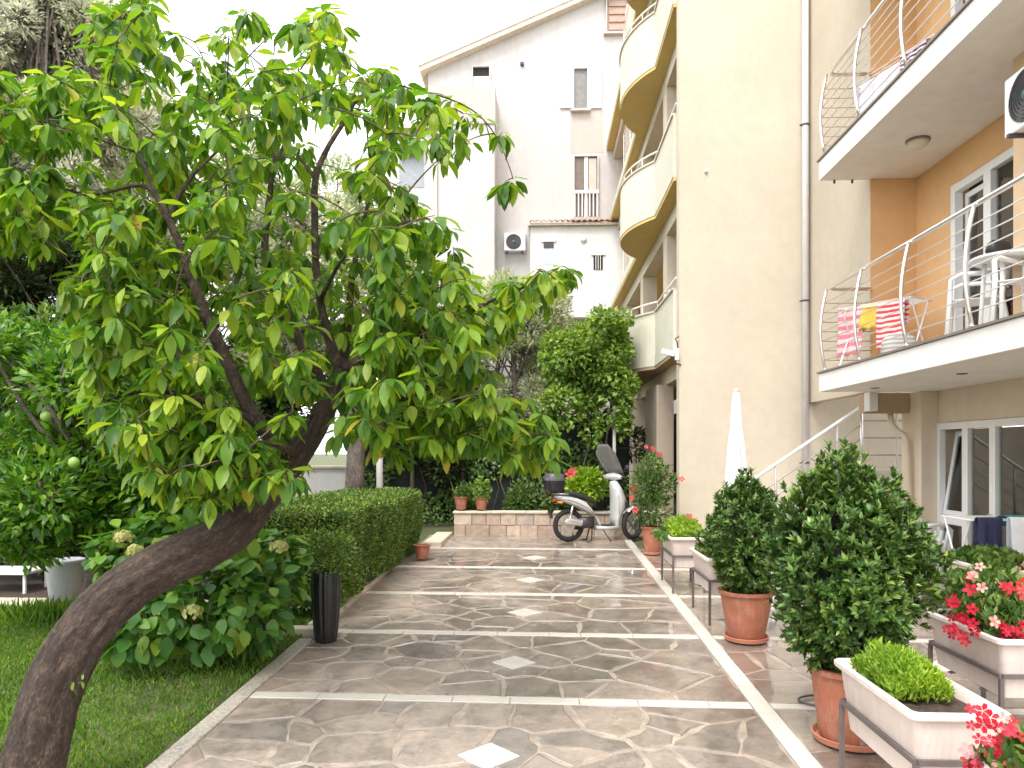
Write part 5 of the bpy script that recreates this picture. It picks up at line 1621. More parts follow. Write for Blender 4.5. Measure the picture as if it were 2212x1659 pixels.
SOILM.sheet([[((-1 + 2 * i / 8) * .185, (-1 + 2 * j / 14) * .42, .318 + .012 * math.sin(i * 2.1 + j) * math.cos(j * 1.3)) for i in range(9)] for j in range(15)])
SOILM = SOILM.mesh("soil", True); SOILM.materials.append(M['soil'])
def stand_parts():
    parts = []
    zr = STAND + .13
    r = MB()
    hx, hy = .186, .418
    r.box(-hx - .012, -hx + .006, -hy, hy, zr, zr + .026); r.box(hx - .006, hx + .012, -hy, hy, zr, zr + .026)
    r.box(-hx + .006, hx - .006, -hy - .012, -hy + .006, zr, zr + .026); r.box(-hx + .006, hx - .006, hy - .006, hy + .012, zr, zr + .026)
    parts.append(("ring", r.mesh("ring")))
    s = MB()
    s.box(-hx + .01, hx - .01, -.2, -.17, STAND - .012, STAND - .001); s.box(-hx + .01, hx - .01, .17, .2, STAND - .012, STAND - .001)
    parts.append(("support_bar", s.mesh("support_bar")))
    for sx in (-1, 1):
        for sy in (-1, 1):
            l = MB().box(sx * hx - .012, sx * hx + .012, sy * hy - .012, sy * hy + .012, 0, zr - .001)
            parts.append(("leg", l.mesh("leg")))
    for p in parts: p[1].materials.append(M['stand'])
    return parts
STP = stand_parts()
def planter(x, y, label, slabel, rotz=0.0):
    z = gz(y) + TOP + .003
    st = thing("planter_stand", slabel, "plant stand", (x, y, z), rotz, "metal stands carrying planters")
    for nm, me in STP: link_mesh(nm, me, None, st, True)
    t = thing("planter_box", label, "planter", (x, y, z + STAND), rotz, "pale planters along the terrace")
    link_mesh("planter_body", PLM, None, t, True)
    link_mesh("soil", SOILM, None, t, True)
    return t, z + STAND

def fill_plant(t, x, y, z, zone, n, size, tm, mat, hgt, spread=1.0, n_obj=0, name="foliage", droop=0.0):
    (x0, x1, y0, y1) = zone
    P = np.stack([x + rng.uniform(x0, x1, n), y + rng.uniform(y0, y1, n), np.zeros(n)], 1)
    e = np.maximum(0, 1 - ((P[:, 0] - x - (x0 + x1) / 2) / ((x1 - x0) / 2 + .03)) ** 2) ** .5 * np.maximum(.1, 1 - ((P[:, 1] - y - (y0 + y1) / 2) / ((y1 - y0) / 2 + .03)) ** 2) ** .5
    P[:, 2] = z + .325 + hgt * e * rng.random(n) ** .6
    D = rand_dirs(n) * .8 + np.array([0, 0, .9 - droop])
    N = rand_dirs(n) * .8 + np.array([0, -.2, .6])
    leaves(t, P, D, N, rng.uniform(size * .6, size * 1.3, n), [tm], mat, n_obj, name)

# front planter with lime green feathery plant
t, z = planter(1.86, 3.86, "front pale planter with a lime green feathery plant", "dark metal stand under the front planter with the lime green plant")
fill_plant(t, 1.86, 3.86, z, (-.17, .11, -.18, .32), 9000, .036, tm_tiny(.28), M['lf_lime'], .19, name="feathery_foliage")
fill_plant(t, 1.80, 4.12, z, (-.06, .08, -.06, .08), 60, .05, tm_mid(.5), M['lf_lime'], .2, name="seedling", n_obj=40)

# nearest planter at the lower right with coral red flowers
t, z = planter(1.91, 2.53, "nearest pale planter with coral red begonias at the lower right corner", "dark metal stand under the nearest begonia planter")
fill_plant(t, 1.88, 2.78, z, (-.2, .2, -.45, .22), 1900, .05, tm_mid(.6), M['lf_pot'], .26)
for k in range(75):
    p = Vector((1.73 + random.uniform(-.09, .10), 2.92 + random.uniform(-.12, .12), z + .32 + random.uniform(-.06, .25)))
    flower(t, p, (random.uniform(-.7, .1), -1 + random.uniform(-.3, .5), random.uniform(.0, .8)), random.uniform(.018, .032), random.choice(('petal_coral', 'petal_red', 'petal_red', 'petal_pink')))

# right planter with red petunias
t, z = planter(2.97, 5.10, "right hand pale planter crowded with deep red and pink petunias", "dark metal stand under the petunia planter")
fill_plant(t, 2.97, 5.1, z, (-.2, .2, -.38, .38), 1900, .07, tm_mid(.4), M['lf_pot'], .42)
fill_plant(t, 3.08, 4.85, z, (-.1, .14, -.12, .2), 300, .08, tm_mid(.6), M['lf_pot'], .2, name="low_foliage")
for k in range(34):
    a = random.random()
    p = Vector((2.97 + random.uniform(-.28, .22), 4.72 + random.uniform(-.10, .5), z + .36 + random.uniform(0, .42)))
    flower(t, p, (random.uniform(-.9, .3), -1, random.uniform(.0, .8)), random.uniform(.026, .042), random.choice(('petal_red', 'petal_red', 'petal_pink', 'petal_coral')))
for k in range(26):                 # a thick red bunch at the front and one trailing over the left rim
    p = Vector((2.90 + random.uniform(-.10, .14), 4.70 + random.uniform(-.05, .08), z + .37 + random.uniform(0, .10)))
    flower(t, p, (random.uniform(-.6, .4), -1, random.uniform(.2, .9)), random.uniform(.026, .038), 'petal_red')
for k in range(16):
    p = Vector((2.72 + random.uniform(-.03, .03), 4.95 + random.uniform(-.12, .25), z + .30 + random.uniform(-.02, .22)))
    flower(t, p, (-1, -.9, random.uniform(.1, .6)), random.uniform(.026, .038), 'petal_red')

# planter by the garden door
t, z = planter(4.32, 7.45, "pale planter with dark green geraniums in front of the garden door", "dark metal stand under the geranium planter by the garden door")
fill_plant(t, 4.32, 7.45, z, (-.2, .22, -.4, .4), 1300, .08, tm_mid(.8), M['lf_pot'], .17)
for k in range(6):
    flower(t, Vector((4.32 + random.uniform(-.3, .25), 7.05 + random.uniform(-.1, .2), z + random.uniform(.2, .5))), (-.5, -1, .4), .03, 'petal_pink')

# planters further back beside the strip
t, z = planter(1.76, 9.55, "far pale planter with a yellow green plant beside the marble strip", "dark metal stand under the far planter beside the marble strip")
fill_plant(t, 1.76, 9.55, z, (-.19, .2, -.4, .4), 2600, .06, tm_mid(.3), M['lf_lime'], .26)
fill_plant(t, 1.55, 9.55, z, (-.12, .04, -.3, .3), 500, .06, tm_mid(.4), M['lf_pot'], .10, droop=1.2, name="trailing_foliage")
for k in range(4):
    flower(t, Vector((1.9 + random.uniform(-.1, .1), 9.4 + random.uniform(-.2, .2), z + random.uniform(.45, .62))), (-.3, -1, .4), .04, 'petal_coral')
t, z = planter(1.86, 8.02, "pale planter half hidden behind the smaller potted shrub", "dark metal stand half hidden behind the smaller potted shrub")
fill_plant(t, 1.86, 8.02, z, (-.18, .18, -.4, .4), 900, .06, tm_mid(.4), M['lf_pot'], .16)

# oleander-like plant with trumpet flowers in a tall terracotta pot
x, y = 1.76, 12.15
t = thing("potted_dipladenia", "tall potted climber with coral trumpet flowers beside the scooter", "potted plant", (x, y, gz(y) + TOP))
pot_mesh(t, .165, .125, .42, M['terra']); saucer(t, .12, M['terra2'])
b = [((x, y, gz(y) + .75), (.30, .28, .32)), ((x - .1, y, gz(y) + 1.1), (.28, .25, .3)), ((x + .12, y, gz(y) + 1.15), (.26, .25, .3)), ((x, y, gz(y) + 1.4), (.22, .2, .25))]
P, D, N = blob_leaves(b, 2300, .3, .3, .1)
leaves(t, P, D, N, rng.uniform(.05, .10, len(P)), [tm_mid(.42)], M['lf_pot'], 0)
for k in range(9):
    a = k * .7
    MB().tube([(.04 * math.cos(a), .04 * math.sin(a), .4), (.1 * math.cos(a), .1 * math.sin(a), .9), (.25 * math.cos(a), .2 * math.sin(a), 1.5 + .1 * math.sin(k * 2))], [.007, .006, .003], 5).build("stem", M['stem'], t, smooth=True, local=True)
for u, v, s in ((1410, 970, .075), (1425, 982, .07), (1472, 1035, .085), (1366, 1055, .08), (1365, 1075, .08), (1372, 1102, .09), (1396, 965, .06)):
    flower(t, at(u, v, 11.75), (random.uniform(-.9, .9), -1, random.uniform(-.2, .8)), s * .62, 'petal_coral')

# small terracotta pot under the hedge end
x, y = -1.84, 11.45
t = thing("flower_pot", "small terracotta pot tucked under the far end of the hedge", "pot", (x, y, gz(y) + TOP))
pot_mesh(t, .12, .09, .21, M['terra'])

# pots on the garden wall
def wall_pot(u, label, R, h, n, size, mat, w, hh, key=None):
    x = atY(u, 1100, 14.5).x
    zt = wz + .492
    t = thing("flower_pot", label, "potted plant", (x, 14.5, zt), group="pots standing on the limestone wall")
    pot_mesh(t, R, R * .72, h, M['terra'])
    P, D, N = blob_leaves([((x, 14.5, zt + h + hh * .5), (w, w * .8, hh * .6)), ((x + .1 * w, 14.5, zt + h + hh), (w * .7, w * .6, hh * .4))], n, .2, .2)
    leaves(t, P, D, N, rng.uniform(size * .6, size * 1.2, len(P)), [tm_mid(.55)], mat, 0)
    return t, x, zt
wall_pot(1040, "terracotta pot with a leafy green plant left on the limestone wall", .12, .22, 260, .10, M['lf_vine'], .16, .30)
wall_pot(996, "brown pot with a small plant at the left end of the limestone wall", .13, .24, 160, .09, M['lf_pot'], .15, .2)
t, x, zt = wall_pot(1265, "bushy yellow green potted plant on the wall behind the scooter", .17, .22, 1100, .12, M['lf_lime'], .42, .42)
flower(t, (x - .32, 14.1, zt + .72), (0, -1, .3), .09, 'petal_coral'); flower(t, (x - .25, 14.1, zt + .78), (0, -1, .3), .08, 'petal_coral')

# black fluted vase with a sprawling box plant
x, y = -2.02, 6.95
t = thing("black_vase", "tall black fluted floor vase with small leaves before the hedge", "vase", (x, y, gz(y) + TOP))
secs = []
for r, zz in ((.095, 0), (.10, .01), (.112, .12), (.128, .35), (.135, .52), (.132, .60), (.128, .66), (.112, .66), (.108, .58)):
    secs.append([((r * (1 + .035 * math.cos(14 * a))) * math.cos(a), (r * (1 + .035 * math.cos(14 * a))) * math.sin(a), zz) for a in [2 * math.pi * k / 84 for k in range(84)]])
MB().loft(secs).build("vase", M['black'], t, auto=40, local=True)
P, D, N = blob_leaves([((x + .02, y, gz(y) + .76), (.24, .2, .15)), ((x - .1, y + .1, gz(y) + .9), (.22, .2, .16)), ((x + .08, y + .1, gz(y) + .86), (.18, .2, .16))], 2600, .2, .3)
leaves(t, P, D, N, rng.uniform(.022, .042, len(P)), [tm_tiny(.6)], M['lf_hedge'], 0)

# ------------------------------------------------------------------ closed parasol
x, y = 2.60, 10.2
g = gz(y) + TOP
t = thing("closed_parasol", "closed white parasol standing before the cream wall", "parasol", (x, y, g))
MB().lathe([(.24, 0), (.25, .02), (.25, .05), (.05, .07), (.035, .09), (.035, .3)], (0, 0, 0), 24).build("base", M['upvc'], t, auto=40, local=True)
MB().cyl((0, 0, .1), (0, 0, 2.50), .02, 10).build("pole", M['rail_white'], t, smooth=True, local=True)
MB().lathe([(.02, 2.49), (.035, 2.5), (.03, 2.53), (0, 2.54)], (0, 0, 0), 12).build("finial", M['pipe'], t, smooth=True, local=True)
secs = []
for k in range(15):
    f = k / 14
    zz = 2.49 - 1.62 * f
    R = .035 + .125 * f ** .8
    R *= 1 - .16 * math.exp(-((f - .30) / .05) ** 2)
    secs.append([(R * (1 + (.10 + .20 * f) * math.cos(8 * a + .5 * math.sin(3 * a))) * math.cos(a + .3 * f), R * (1 + (.10 + .20 * f) * math.cos(8 * a + .5 * math.sin(3 * a))) * math.sin(a + .3 * f), zz + (.03 * math.cos(8 * a) if k == 14 else 0)) for a in [2 * math.pi * q / 64 for q in range(64)]])
MB().loft(secs).build("canopy", simple("white_canvas", (.80, .80, .80), .8, 0, .03), t, smooth=True, local=True)
MB().lathe([(.068, 2.0), (.074, 2.0), (.074, 2.035), (.068, 2.035)], (0, 0, 0), 24, close=True).build("tie_strap", M['upvc'], t, local=True)

# ------------------------------------------------------------------ plastic chairs
def chair(label, x, y, z, rot, mat=None, cushion=None):
    mat = mat or M['plastic']
    t = thing("garden_chair", label, "chair", (x, y, z), rot, "white plastic garden chairs")
    s = []
    for k in range(7):
        yy = -.22 + .44 * k / 6
        s.append([(-.22 + .44 * i / 6, yy, .43 - .02 * math.cos((i - 3) / 3 * 1.2) + .012 * (k / 6) * 0) for i in range(7)])
    MB().sheet(s).build("seat", mat, t, smooth=True, solid=.012, local=True)
    for i in range(5):
        xx = -.17 + .085 * i
        MB().tube([(xx, .215, .46), (xx * 1.04, .25, .62), (xx * 1.06, .285, .80)], .020, 6).build("back_slat", mat, t, smooth=True, local=True)
    MB().tube([(-.22, .22, .44), (-.235, .255, .62), (-.22, .29, .80), (-.12, .30, .865), (0, .303, .875), (.12, .30, .865), (.22, .29, .80), (.235, .255, .62), (.22, .22, .44)], .022, 8).build("back_frame", mat, t, smooth=True, local=True)
    for sx in (-1, 1):
        MB().tube([(sx * .26, -.24, 0), (sx * .235, -.21, .43), (sx * .25, -.2, .62), (sx * .265, -.12, .66), (sx * .262, .1, .655), (sx * .235, .25, .64)], [.022, .024, .022, .024, .024, .022], 8).build("arm_and_leg", mat, t, smooth=True, local=True)
        MB().tube([(sx * .25, .30, 0), (sx * .22, .22, .43)], [.022, .024], 8).build("leg", mat, t, smooth=True, local=True)
    if cushion:
        MB().obox((0, .0, .46), (.19, 0, 0), (0, .19, 0), (0, 0, .03)).build("cushion", cushion, t, bevel=.02, local=True)
chair("white plastic garden chair behind the large potted shrub near the pillar", 4.45, 9.15, gz(9.15) + TOP, math.radians(200), None, simple("pale_teal_cushion", (.30, .55, .50), .8))
chair("white plastic garden chair between the two potted shrubs", 3.0, 9.9, gz(9.9) + TOP, math.radians(120))
zB = LEV[0][1] + .013
chair("white plastic chair on the lower balcony by the door", 4.35, 7.75, zB, math.radians(-120))
chair("white plastic chair at the right edge of the lower balcony", 4.32, 6.75, zB, math.radians(-60))
tb = thing("balcony_table", "round white plastic table between the chairs on the lower balcony", "table", (4.35, 7.2, zB))
MB().lathe([(0, .70), (.30, .70), (.32, .71), (.32, .73), (0, .735)], (0, 0, 0), 28).build("tabletop", M['plastic'], tb, auto=40, local=True)
for k in range(4):
    a = math.pi / 4 + k * math.pi / 2
    MB().tube([(.24 * math.cos(a), .24 * math.sin(a), 0), (.2 * math.cos(a), .2 * math.sin(a), .7)], .02, 8).build("leg", M['plastic'], tb, smooth=True, local=True)
bt = thing("black_bag", "small black bag on the balcony table", "bag", (4.2, 7.1, zB + .735))
MB().loft([superell((0, 0, zz), (a, 0, 0), (0, b, 0), 14, 3) for a, b, zz in ((.10, .05, 0), (.115, .06, .03), (.10, .05, .10), (.06, .02, .13))]).build("bag_body", M['black'], bt, smooth=True, local=True)

# ------------------------------------------------------------------ drying racks and washing
def rack(name, label, c, L, W, H, ang):
    t = thing(name, label, "drying rack", c, ang)
    for sx in (-1, 1):
        MB().tube([(-W / 2, sx * L / 2, 0), (W / 2 * .8, sx * L / 2, H)], .010, 6).build("leg", M['rail_white'], t, local=True)
        MB().tube([(W / 2, sx * L / 2 * .96, 0), (-W / 2 * .8, sx * L / 2 * .96, H)], .010, 6).build("leg", M['rail_white'], t, local=True)
        MB().cyl((-W / 2, sx * L / 2, H), (W / 2, sx * L / 2, H), .010, 6).build("end_bar", M['rail_white'], t, local=True)
    for k in range(8):
        x = -W / 2 + W * k / 7
        MB().cyl((x, -L / 2, H), (x, L / 2, H), .005, 6).build("rod", M['rail_white'], t, local=True)
    return t
def cloth(name, label, cat, c, ang, w, front, back, mat, halfw=.04, waves=3, amp=.02, seed=0):
    """a cloth folded over a bar: w along the bar, hanging front and back"""
    t = thing(name, label, cat, c, ang)
    r = random.Random(seed)
    ph = r.uniform(0, 6)
    prof = []
    for k in range(9): prof.append((-halfw - .02 * (1 - k / 8), -front * (1 - k / 8)))
    prof += [(-halfw * .6, .012), (0, .018), (halfw * .6, .012)]
    for k in range(9): prof.append((halfw + .02 * k / 8, -back * k / 8))
    g = []
    n = 18
    for i in range(n + 1):
        y = -w / 2 + w * i / n
        row = []
        for x, z in prof:
            dz = max(0, -z)
            wv = amp * math.sin(i / n * waves * 6.28 + ph + z * 4) * min(1, dz * 4)
            row.append((x + wv, y * (1 - .08 * dz * math.sin(ph)), z + .015 * math.sin(i * .9 + ph) * dz * 3))
        g.append(row)
    MB().sheet(g).build("cloth", mat, t, smooth=True, solid=.006, local=True)
    return t
def two_tone(name, c1, c2, sc=9.0):
    m, nt, b = mat_new(name)
    p = N_(nt, "ShaderNodeTexCoord").outputs["Object"]
    w = N_(nt, "ShaderNodeTexWave"); w.inputs["Scale"].default_value = sc * .3; w.inputs["Distortion"].default_value = 1.2
    w.bands_direction = 'Z'
    nt.links.new(p, w.inputs["Vector"])
    nt.links.new(ramp(nt, w.outputs["Fac"], [(.35, c1), (.6, c2)]), b.inputs["Base Color"])
    b.inputs["Roughness"].default_value = .9
    return m
clothm = lambda n, c: simple(n, c, .9, 0, .06, 8, .3, 150)
# by the garden door
g = gz(7.9) + TOP
rk = rack("drying_rack", "white folding drying rack before the garden door", (4.92, 7.95, g), 1.3, .55, 1.06, math.radians(90))
cloth("white_towel", "large white towel hung over the drying rack by the garden door", "towel", (5.00, 7.66, g + 1.075), math.radians(90), .75, .62, .3, clothm("white_cotton", (.80, .81, .84)), .03, 2, .012, 1)
cloth("teal_towel", "teal towel folded on top of the drying rack by the garden door", "towel", (5.02, 7.80, g + 1.08), math.radians(90), .72, .10, .10, clothm("teal_cotton", (.01, .28, .32)), .12, 2, .02, 2)
cloth("navy_shirt", "dark navy garment hanging at the left end of the drying rack", "clothing", (4.42, 7.64, g + 1.075), math.radians(90), .24, .50, .25, clothm("navy_cotton", (.025, .025, .07)), .03, 2, .03, 3)
# lower balcony
rk = rack("drying_rack", "drying rack with bright towels on the lower balcony", (4.32, 9.72, zB), .95, .45, .78, math.radians(35))
cloth("pink_towel", "pink patterned towel hanging on the lower balcony rack", "towel", (4.07, 10.08, zB + .795), math.radians(35), .36, .62, .3, two_tone("pink_print", (.72, .22, .28), (.80, .58, .58)), .03, 2, .02, 4)
cloth("yellow_towel", "yellow towel hanging in the middle of the lower balcony rack", "towel", (4.22, 9.9, zB + .805), math.radians(35), .34, .30, .25, clothm("yellow_cotton", (.86, .55, .08)), .04, 2, .02, 5)
cloth("red_towel", "red and white striped towel at the right of the lower balcony rack", "towel", (4.36, 9.55, zB + .80), math.radians(35), .36, .60, .3, two_tone("red_print", (.66, .06, .07), (.80, .70, .68), 16), .04, 2, .02, 6)
bk = thing("wicker_basket", "brown wicker basket on the floor of the lower balcony", "basket", (4.62, 9.75, zB))
MB().lathe([(.13, 0), (.135, .01), (.17, .26), (.18, .27), (.165, .275), (.155, .25), (.12, .03), (0, .03)], (0, 0, 0), 24).build("basket_body", simple("wicker", (.36, .20, .10), .7, 0, .4, 40, .8, 70), bk, auto=50, local=True)
bg = thing("laundry_bag", "grey patterned laundry bag on the lower balcony floor", "bag", (4.30, 9.25, zB))
MB().loft([superell((0, 0, zz), (a, 0, 0), (0, b, 0), 18, 2.6) for a, b, zz in ((.16, .12, 0), (.2, .15, .04), (.2, .15, .2), (.17, .12, .3), (.10, .06, .34))]).build("bag_body", two_tone("grey_print", (.33, .32, .31), (.55, .53, .5), 20), bg, smooth=True, local=True)
# upper balcony
zU = LEV[1][1] + .013
rk = rack("drying_rack", "drying rack with pale washing on the upper balcony", (4.2, 8.9, zU), 1.2, .45, .5, math.radians(20))
cloth("lilac_sheet", "white and lilac sheet hanging on the upper balcony rack", "towel", (4.06, 9.15, zU + .515), math.radians(20), .7, .42, .4, clothm("lilac_cotton", (.72, .69, .78)), .05, 3, .03, 7)
cloth("striped_sheet", "dark striped garment at the right of the upper balcony rack", "clothing", (4.16, 8.55, zU + .515), math.radians(20), .36, .42, .3, two_tone("stripe_print", (.06, .03, .05), (.75, .6, .68), 22), .05, 3, .03, 8)

# mat and hose loop
mt = thing("door_mat", "dark door mat on the terrace by the garden door", "mat", (4.55, 8.75, gz(8.75) + TOP + .003))
MB().box(-.18, .30, -.3, .35, 0, .014).build("mat", M['dark'], mt, bevel=.005, local=True)
hp = at(1715, 1522, 5.4)
ho = thing("hose_loop", "thin grey hose lying in a loop beside the large terracotta pot", "hose", (1.95, 5.45, gz(5.45) + TOP))
MB().tube([(.13 + .22 * math.cos(a) * 1.1, .02 + .13 * math.sin(a), .012 + .0247 * .13 * math.sin(a) + .006) for a in [math.radians(20 + 9 * k) for k in range(37)]], .008, 6).build("hose", M['dark'], ho, smooth=True, local=True)
# ------------------------------------------------------------------ silver scooter
M['silver'] = simple("silver_paint", (.62, .62, .62), .27, .3, .04)
M['silver2'] = simple("grey_plastic", (.45, .445, .44), .38, .1, .06)
M['tyre'] = simple("tyre_rubber", (.018, .018, .018), .75, 0, .2)
M['alloy'] = simple("alloy_rim", (.55, .54, .52), .3, .8, .05)
M['seat'] = simple("black_vinyl", (.022, .021, .022), .5, 0, .2)
M['redlens'] = simple("red_lens", (.55, .05, .03), .2)
M['amber'] = simple("amber_lens", (.75, .28, .04), .2)
SR = math.radians(17)
sy = 13.52
sc = thing("motor_scooter", "silver motor scooter with clear windscreen and black top box", "scooter", (0.47, sy, gz(sy) + TOP), SR)
WB, WR = 1.24, .295
def S(mb, name, mat, parent=None, **kw):
    return mb.build(name, mat, parent or sc, local=True, **kw)
def wheel(cx, cz, steer, name):
    rot = Matrix.Translation((cx, 0, cz)) @ Matrix.Rotation(steer, 4, 'Z')
    def L(mb):
        mb.v = [tuple(rot @ Vector(p)) for p in mb.v]; return mb
    prof = []
    for k in range(12):
        a = 2 * math.pi * k / 12
        prof.append((WR - .045 + .045 * math.cos(a), .046 * math.sin(a)))
    ty = S(L(MB().lathe(prof, (0, 0, 0), 36, axis=(0, 1, 0), close=True)), name, M['tyre'], smooth=True)
    S(L(MB().lathe([(WR - .075, -.028), (WR - .058, -.036), (WR - .06, 0), (WR - .058, .036), (WR - .075, .028), (WR - .085, 0)], (0, 0, 0), 36, axis=(0, 1, 0), close=True)), "rim", M['alloy'], ty, smooth=True)
    S(L(MB().lathe([(0, -.05), (.05, -.05), (.055, -.03), (.055, .03), (.05, .05), (0, .05)], (0, 0, 0), 20, axis=(0, 1, 0))), "hub", M['alloy'], ty, auto=40)
    for k in range(5):
        a = 2 * math.pi * k / 5 + .3
        d = Vector((math.cos(a), 0, math.sin(a))); s = Vector((-math.sin(a), 0, math.cos(a)))
        mb = MB()
        mb.loft([[d * r + s * w + Vector((0, h, 0)), d * r - s * w + Vector((0, h, 0)), d * r - s * w - Vector((0, h, 0)), d * r + s * w - Vector((0, h, 0))] for r, w, h in ((.05, .026, .022), (.13, .018, .016), (WR - .075, .024, .02))])
        S(L(mb), "spoke", M['alloy'], ty, bevel=.004)
    S(L(MB().lathe([(.05, -.045), (.105, -.045), (.105, -.04), (.05, -.04)], (0, 0, 0), 28, axis=(0, 1, 0), close=True)), "brake_disc", M['steel'], ty)
    return ty
wheel(0, WR, 0, "rear_wheel")
STEER = math.radians(28)
wheel(WB, WR, STEER, "front_wheel")
def sec(x, z, ry, rz, tilt=0.0, e=2.6, n=18):
    az = Vector((math.sin(tilt), 0, math.cos(tilt)))
    return superell((x, 0, z), (0, ry, 0), az * rz, n, e)
# rear cowl: sweeps from the tail forward and down to the floor
body = MB().loft([sec(-.27, .80, .05, .03, -.2), sec(-.20, .80, .10, .055, -.2), sec(-.05, .765, .135, .075, -.15), sec(.15, .70, .15, .10, -.2), (sec(.32, .62, .155, .13, -.35)), sec(.44, .52, .15, .15, -.6), sec(.52, .38, .14, .13, -.7), sec(.56, .27, .135, .07, -.7)])
S(body, "rear_cowl", M['silver'], smooth=True)
for s in (-1, 1):
    S(MB().tube([(-.22, s * .115, .80), (-.02, s * .145, .765), (.16, s * .157, .70), (.33, s * .162, .60), (.42, s * .158, .50)], [.008, .014, .016, .014, .006], 6), "side_trim", M['silver2'], smooth=True)
S(MB().loft([sec(-.19, .875, .09, .02), sec(-.08, .885, .13, .035), (sec(.08, .86, .135, .045)), sec(.22, .815, .13, .05), sec(.36, .765, .12, .05, -.1), sec(.46, .71, .10, .05, -.3), sec(.51, .64, .07, .04, -.6)]), "seat", M['seat'], smooth=True)
# grab rail and tail
S(MB().tube([(-.05, .15, .86), (-.2, .13, .87), (-.29, .05, .87), (-.29, -.05, .87), (-.2, -.13, .87), (-.05, -.15, .86)], .012, 8), "grab_rail", M['steel'], smooth=True)
S(MB().loft([superell((-.265, 0, .76), (0, .09, 0), (0, 0, .04), 14, 3), superell((-.30, 0, .745), (0, .07, 0), (0, 0, .03), 14, 3)]), "tail_light", M['redlens'], smooth=True)
S(MB().loft([sec(-.34, .50, .075, .012, .9), sec(-.28, .60, .08, .012, .6), sec(-.15, .66, .07, .012, .2)]), "rear_mudguard", M['black'], smooth=True)
S(MB().obox((-.345, 0, .50), (.006, 0, .02), (0, .085, 0), (-.02, 0, .06)), "number_plate", M['black'], bevel=.004)
S(MB().loft([superell((-.235, -.09, .715), (.01, 0, 0), (0, .0, .022), 10), superell((-.16, -.125, .715), (.03, 0, 0), (0, 0, .02), 10)]), "rear_indicator", M['amber'], smooth=True)
# engine, swing arm, muffler
S(MB().loft([superell((0, .09, .30), (0, .035, 0), (0, 0, .07), 14, 3), superell((.2, .10, .30), (0, .05, 0), (0, 0, .10), 14, 3), superell((.42, .08, .33), (0, .06, 0), (0, 0, .09), 14, 3)]), "engine_case", M['dark'], smooth=True)
S(MB().loft([superell((.18, -.02, .34), (0, .08, 0), (0, 0, .10), 14, 3), superell((.45, -.02, .34), (0, .09, 0), (0, 0, .10), 14, 3)]), "engine_block", M['dark'], smooth=True)
S(MB().lathe([(0, 0), (.03, .003), (.058, .02), (.064, .05), (.064, .30), (.055, .33), (.03, .345), (0, .346)], (-.13, -.155, .385), 20, axis=(.98, .03, -.12)), "muffler", simple("brushed_muffler", (.72, .71, .70), .22, .75, .04), auto=35)
S(MB().tube([(.2, -.15, .345), (.30, -.12, .28), (.42, -.06, .24)], .018, 8), "exhaust_pipe", M['dark'], smooth=True)
S(MB().tube([(-.02, -.12, .42), (.02, -.11, .56), (.05, -.10, .66)], .022, 8), "shock_absorber", M['redlens'] if False else M['steel'], smooth=True)
# floorboard and legshield
S(MB().loft([superell((.50, 0, .245), (0, .155, 0), (0, 0, .045), 16, 4), superell((.70, 0, .235), (0, .17, 0), (0, 0, .04), 16, 4), superell((.92, 0, .245), (0, .16, 0), (0, 0, .045), 16, 4)]), "floorboard", M['silver2'], smooth=True)
S(MB().box(.52, .90, -.13, .13, .277, .286), "floor_mat", M['black'], bevel=.006)
S(MB().loft([superell((.88, 0, .22), (.06, 0, 0), (0, .15, 0), 16, 2.6), superell((.90, 0, .42), (.075, 0, 0), (0, .17, 0), 16, 2.6), superell((.935, 0, .60), (.115, 0, 0), (0, .20, 0), 16, 2.4), superell((.95, 0, .76), (.125, 0, 0), (0, .20, 0), 16, 2.4), superell((.91, 0, .93), (.10, 0, 0), (0, .17, 0), 16, 2.4), superell((.865, 0, 1.08), (.06, 0, 0), (0, .11, 0), 16, 2.4)]), "leg_shield", M['silver'], smooth=True)
for s in (-1, 1):
    S(MB().tube([(.90, s * .155, .40), (.90, s * .185, .6), (.89, s * .185, .78), (.86, s * .15, .93)], [.01, .016, .016, .008], 6), "shield_edge", M['silver2'], smooth=True)
    S(MB().loft([superell((1.00, s * .11, .80), (.02, 0, 0), (0, 0, .025), 10), superell((.985, s * .175, .80), (.02, 0, 0), (0, 0, .02), 10)]), "front_indicator", M['amber'], smooth=True)
# front fork, mudguard
fr = Matrix.Translation((WB, 0, WR)) @ Matrix.Rotation(STEER, 4, 'Z')
def FK(mb):
    mb.v = [tuple(fr @ Vector(p)) for p in mb.v]; return mb
for s in (-1, 1):
    S(FK(MB().tube([(0, s * .075, 0), (-.10, s * .07, .32)], [.022, .02], 8)), "fork_leg", M['steel'], smooth=True)
g = []
for k in range(11):
    a = math.radians(-5 + 13.5 * k)
    r = WR + .018
    g.append([(r * math.cos(a), w, r * math.sin(a) - abs(w) ** 2 * 4) for w in (-.075, -.055, -.02, .02, .055, .075)])
S(FK(MB().sheet(g)), "front_mudguard", M['silver'], smooth=True, solid=.006)
S(MB().tube([(WB - .08, 0, .60), (WB - .22, 0, .70)], [.045, .05], 10), "steering_head", M['dark'], smooth=True)
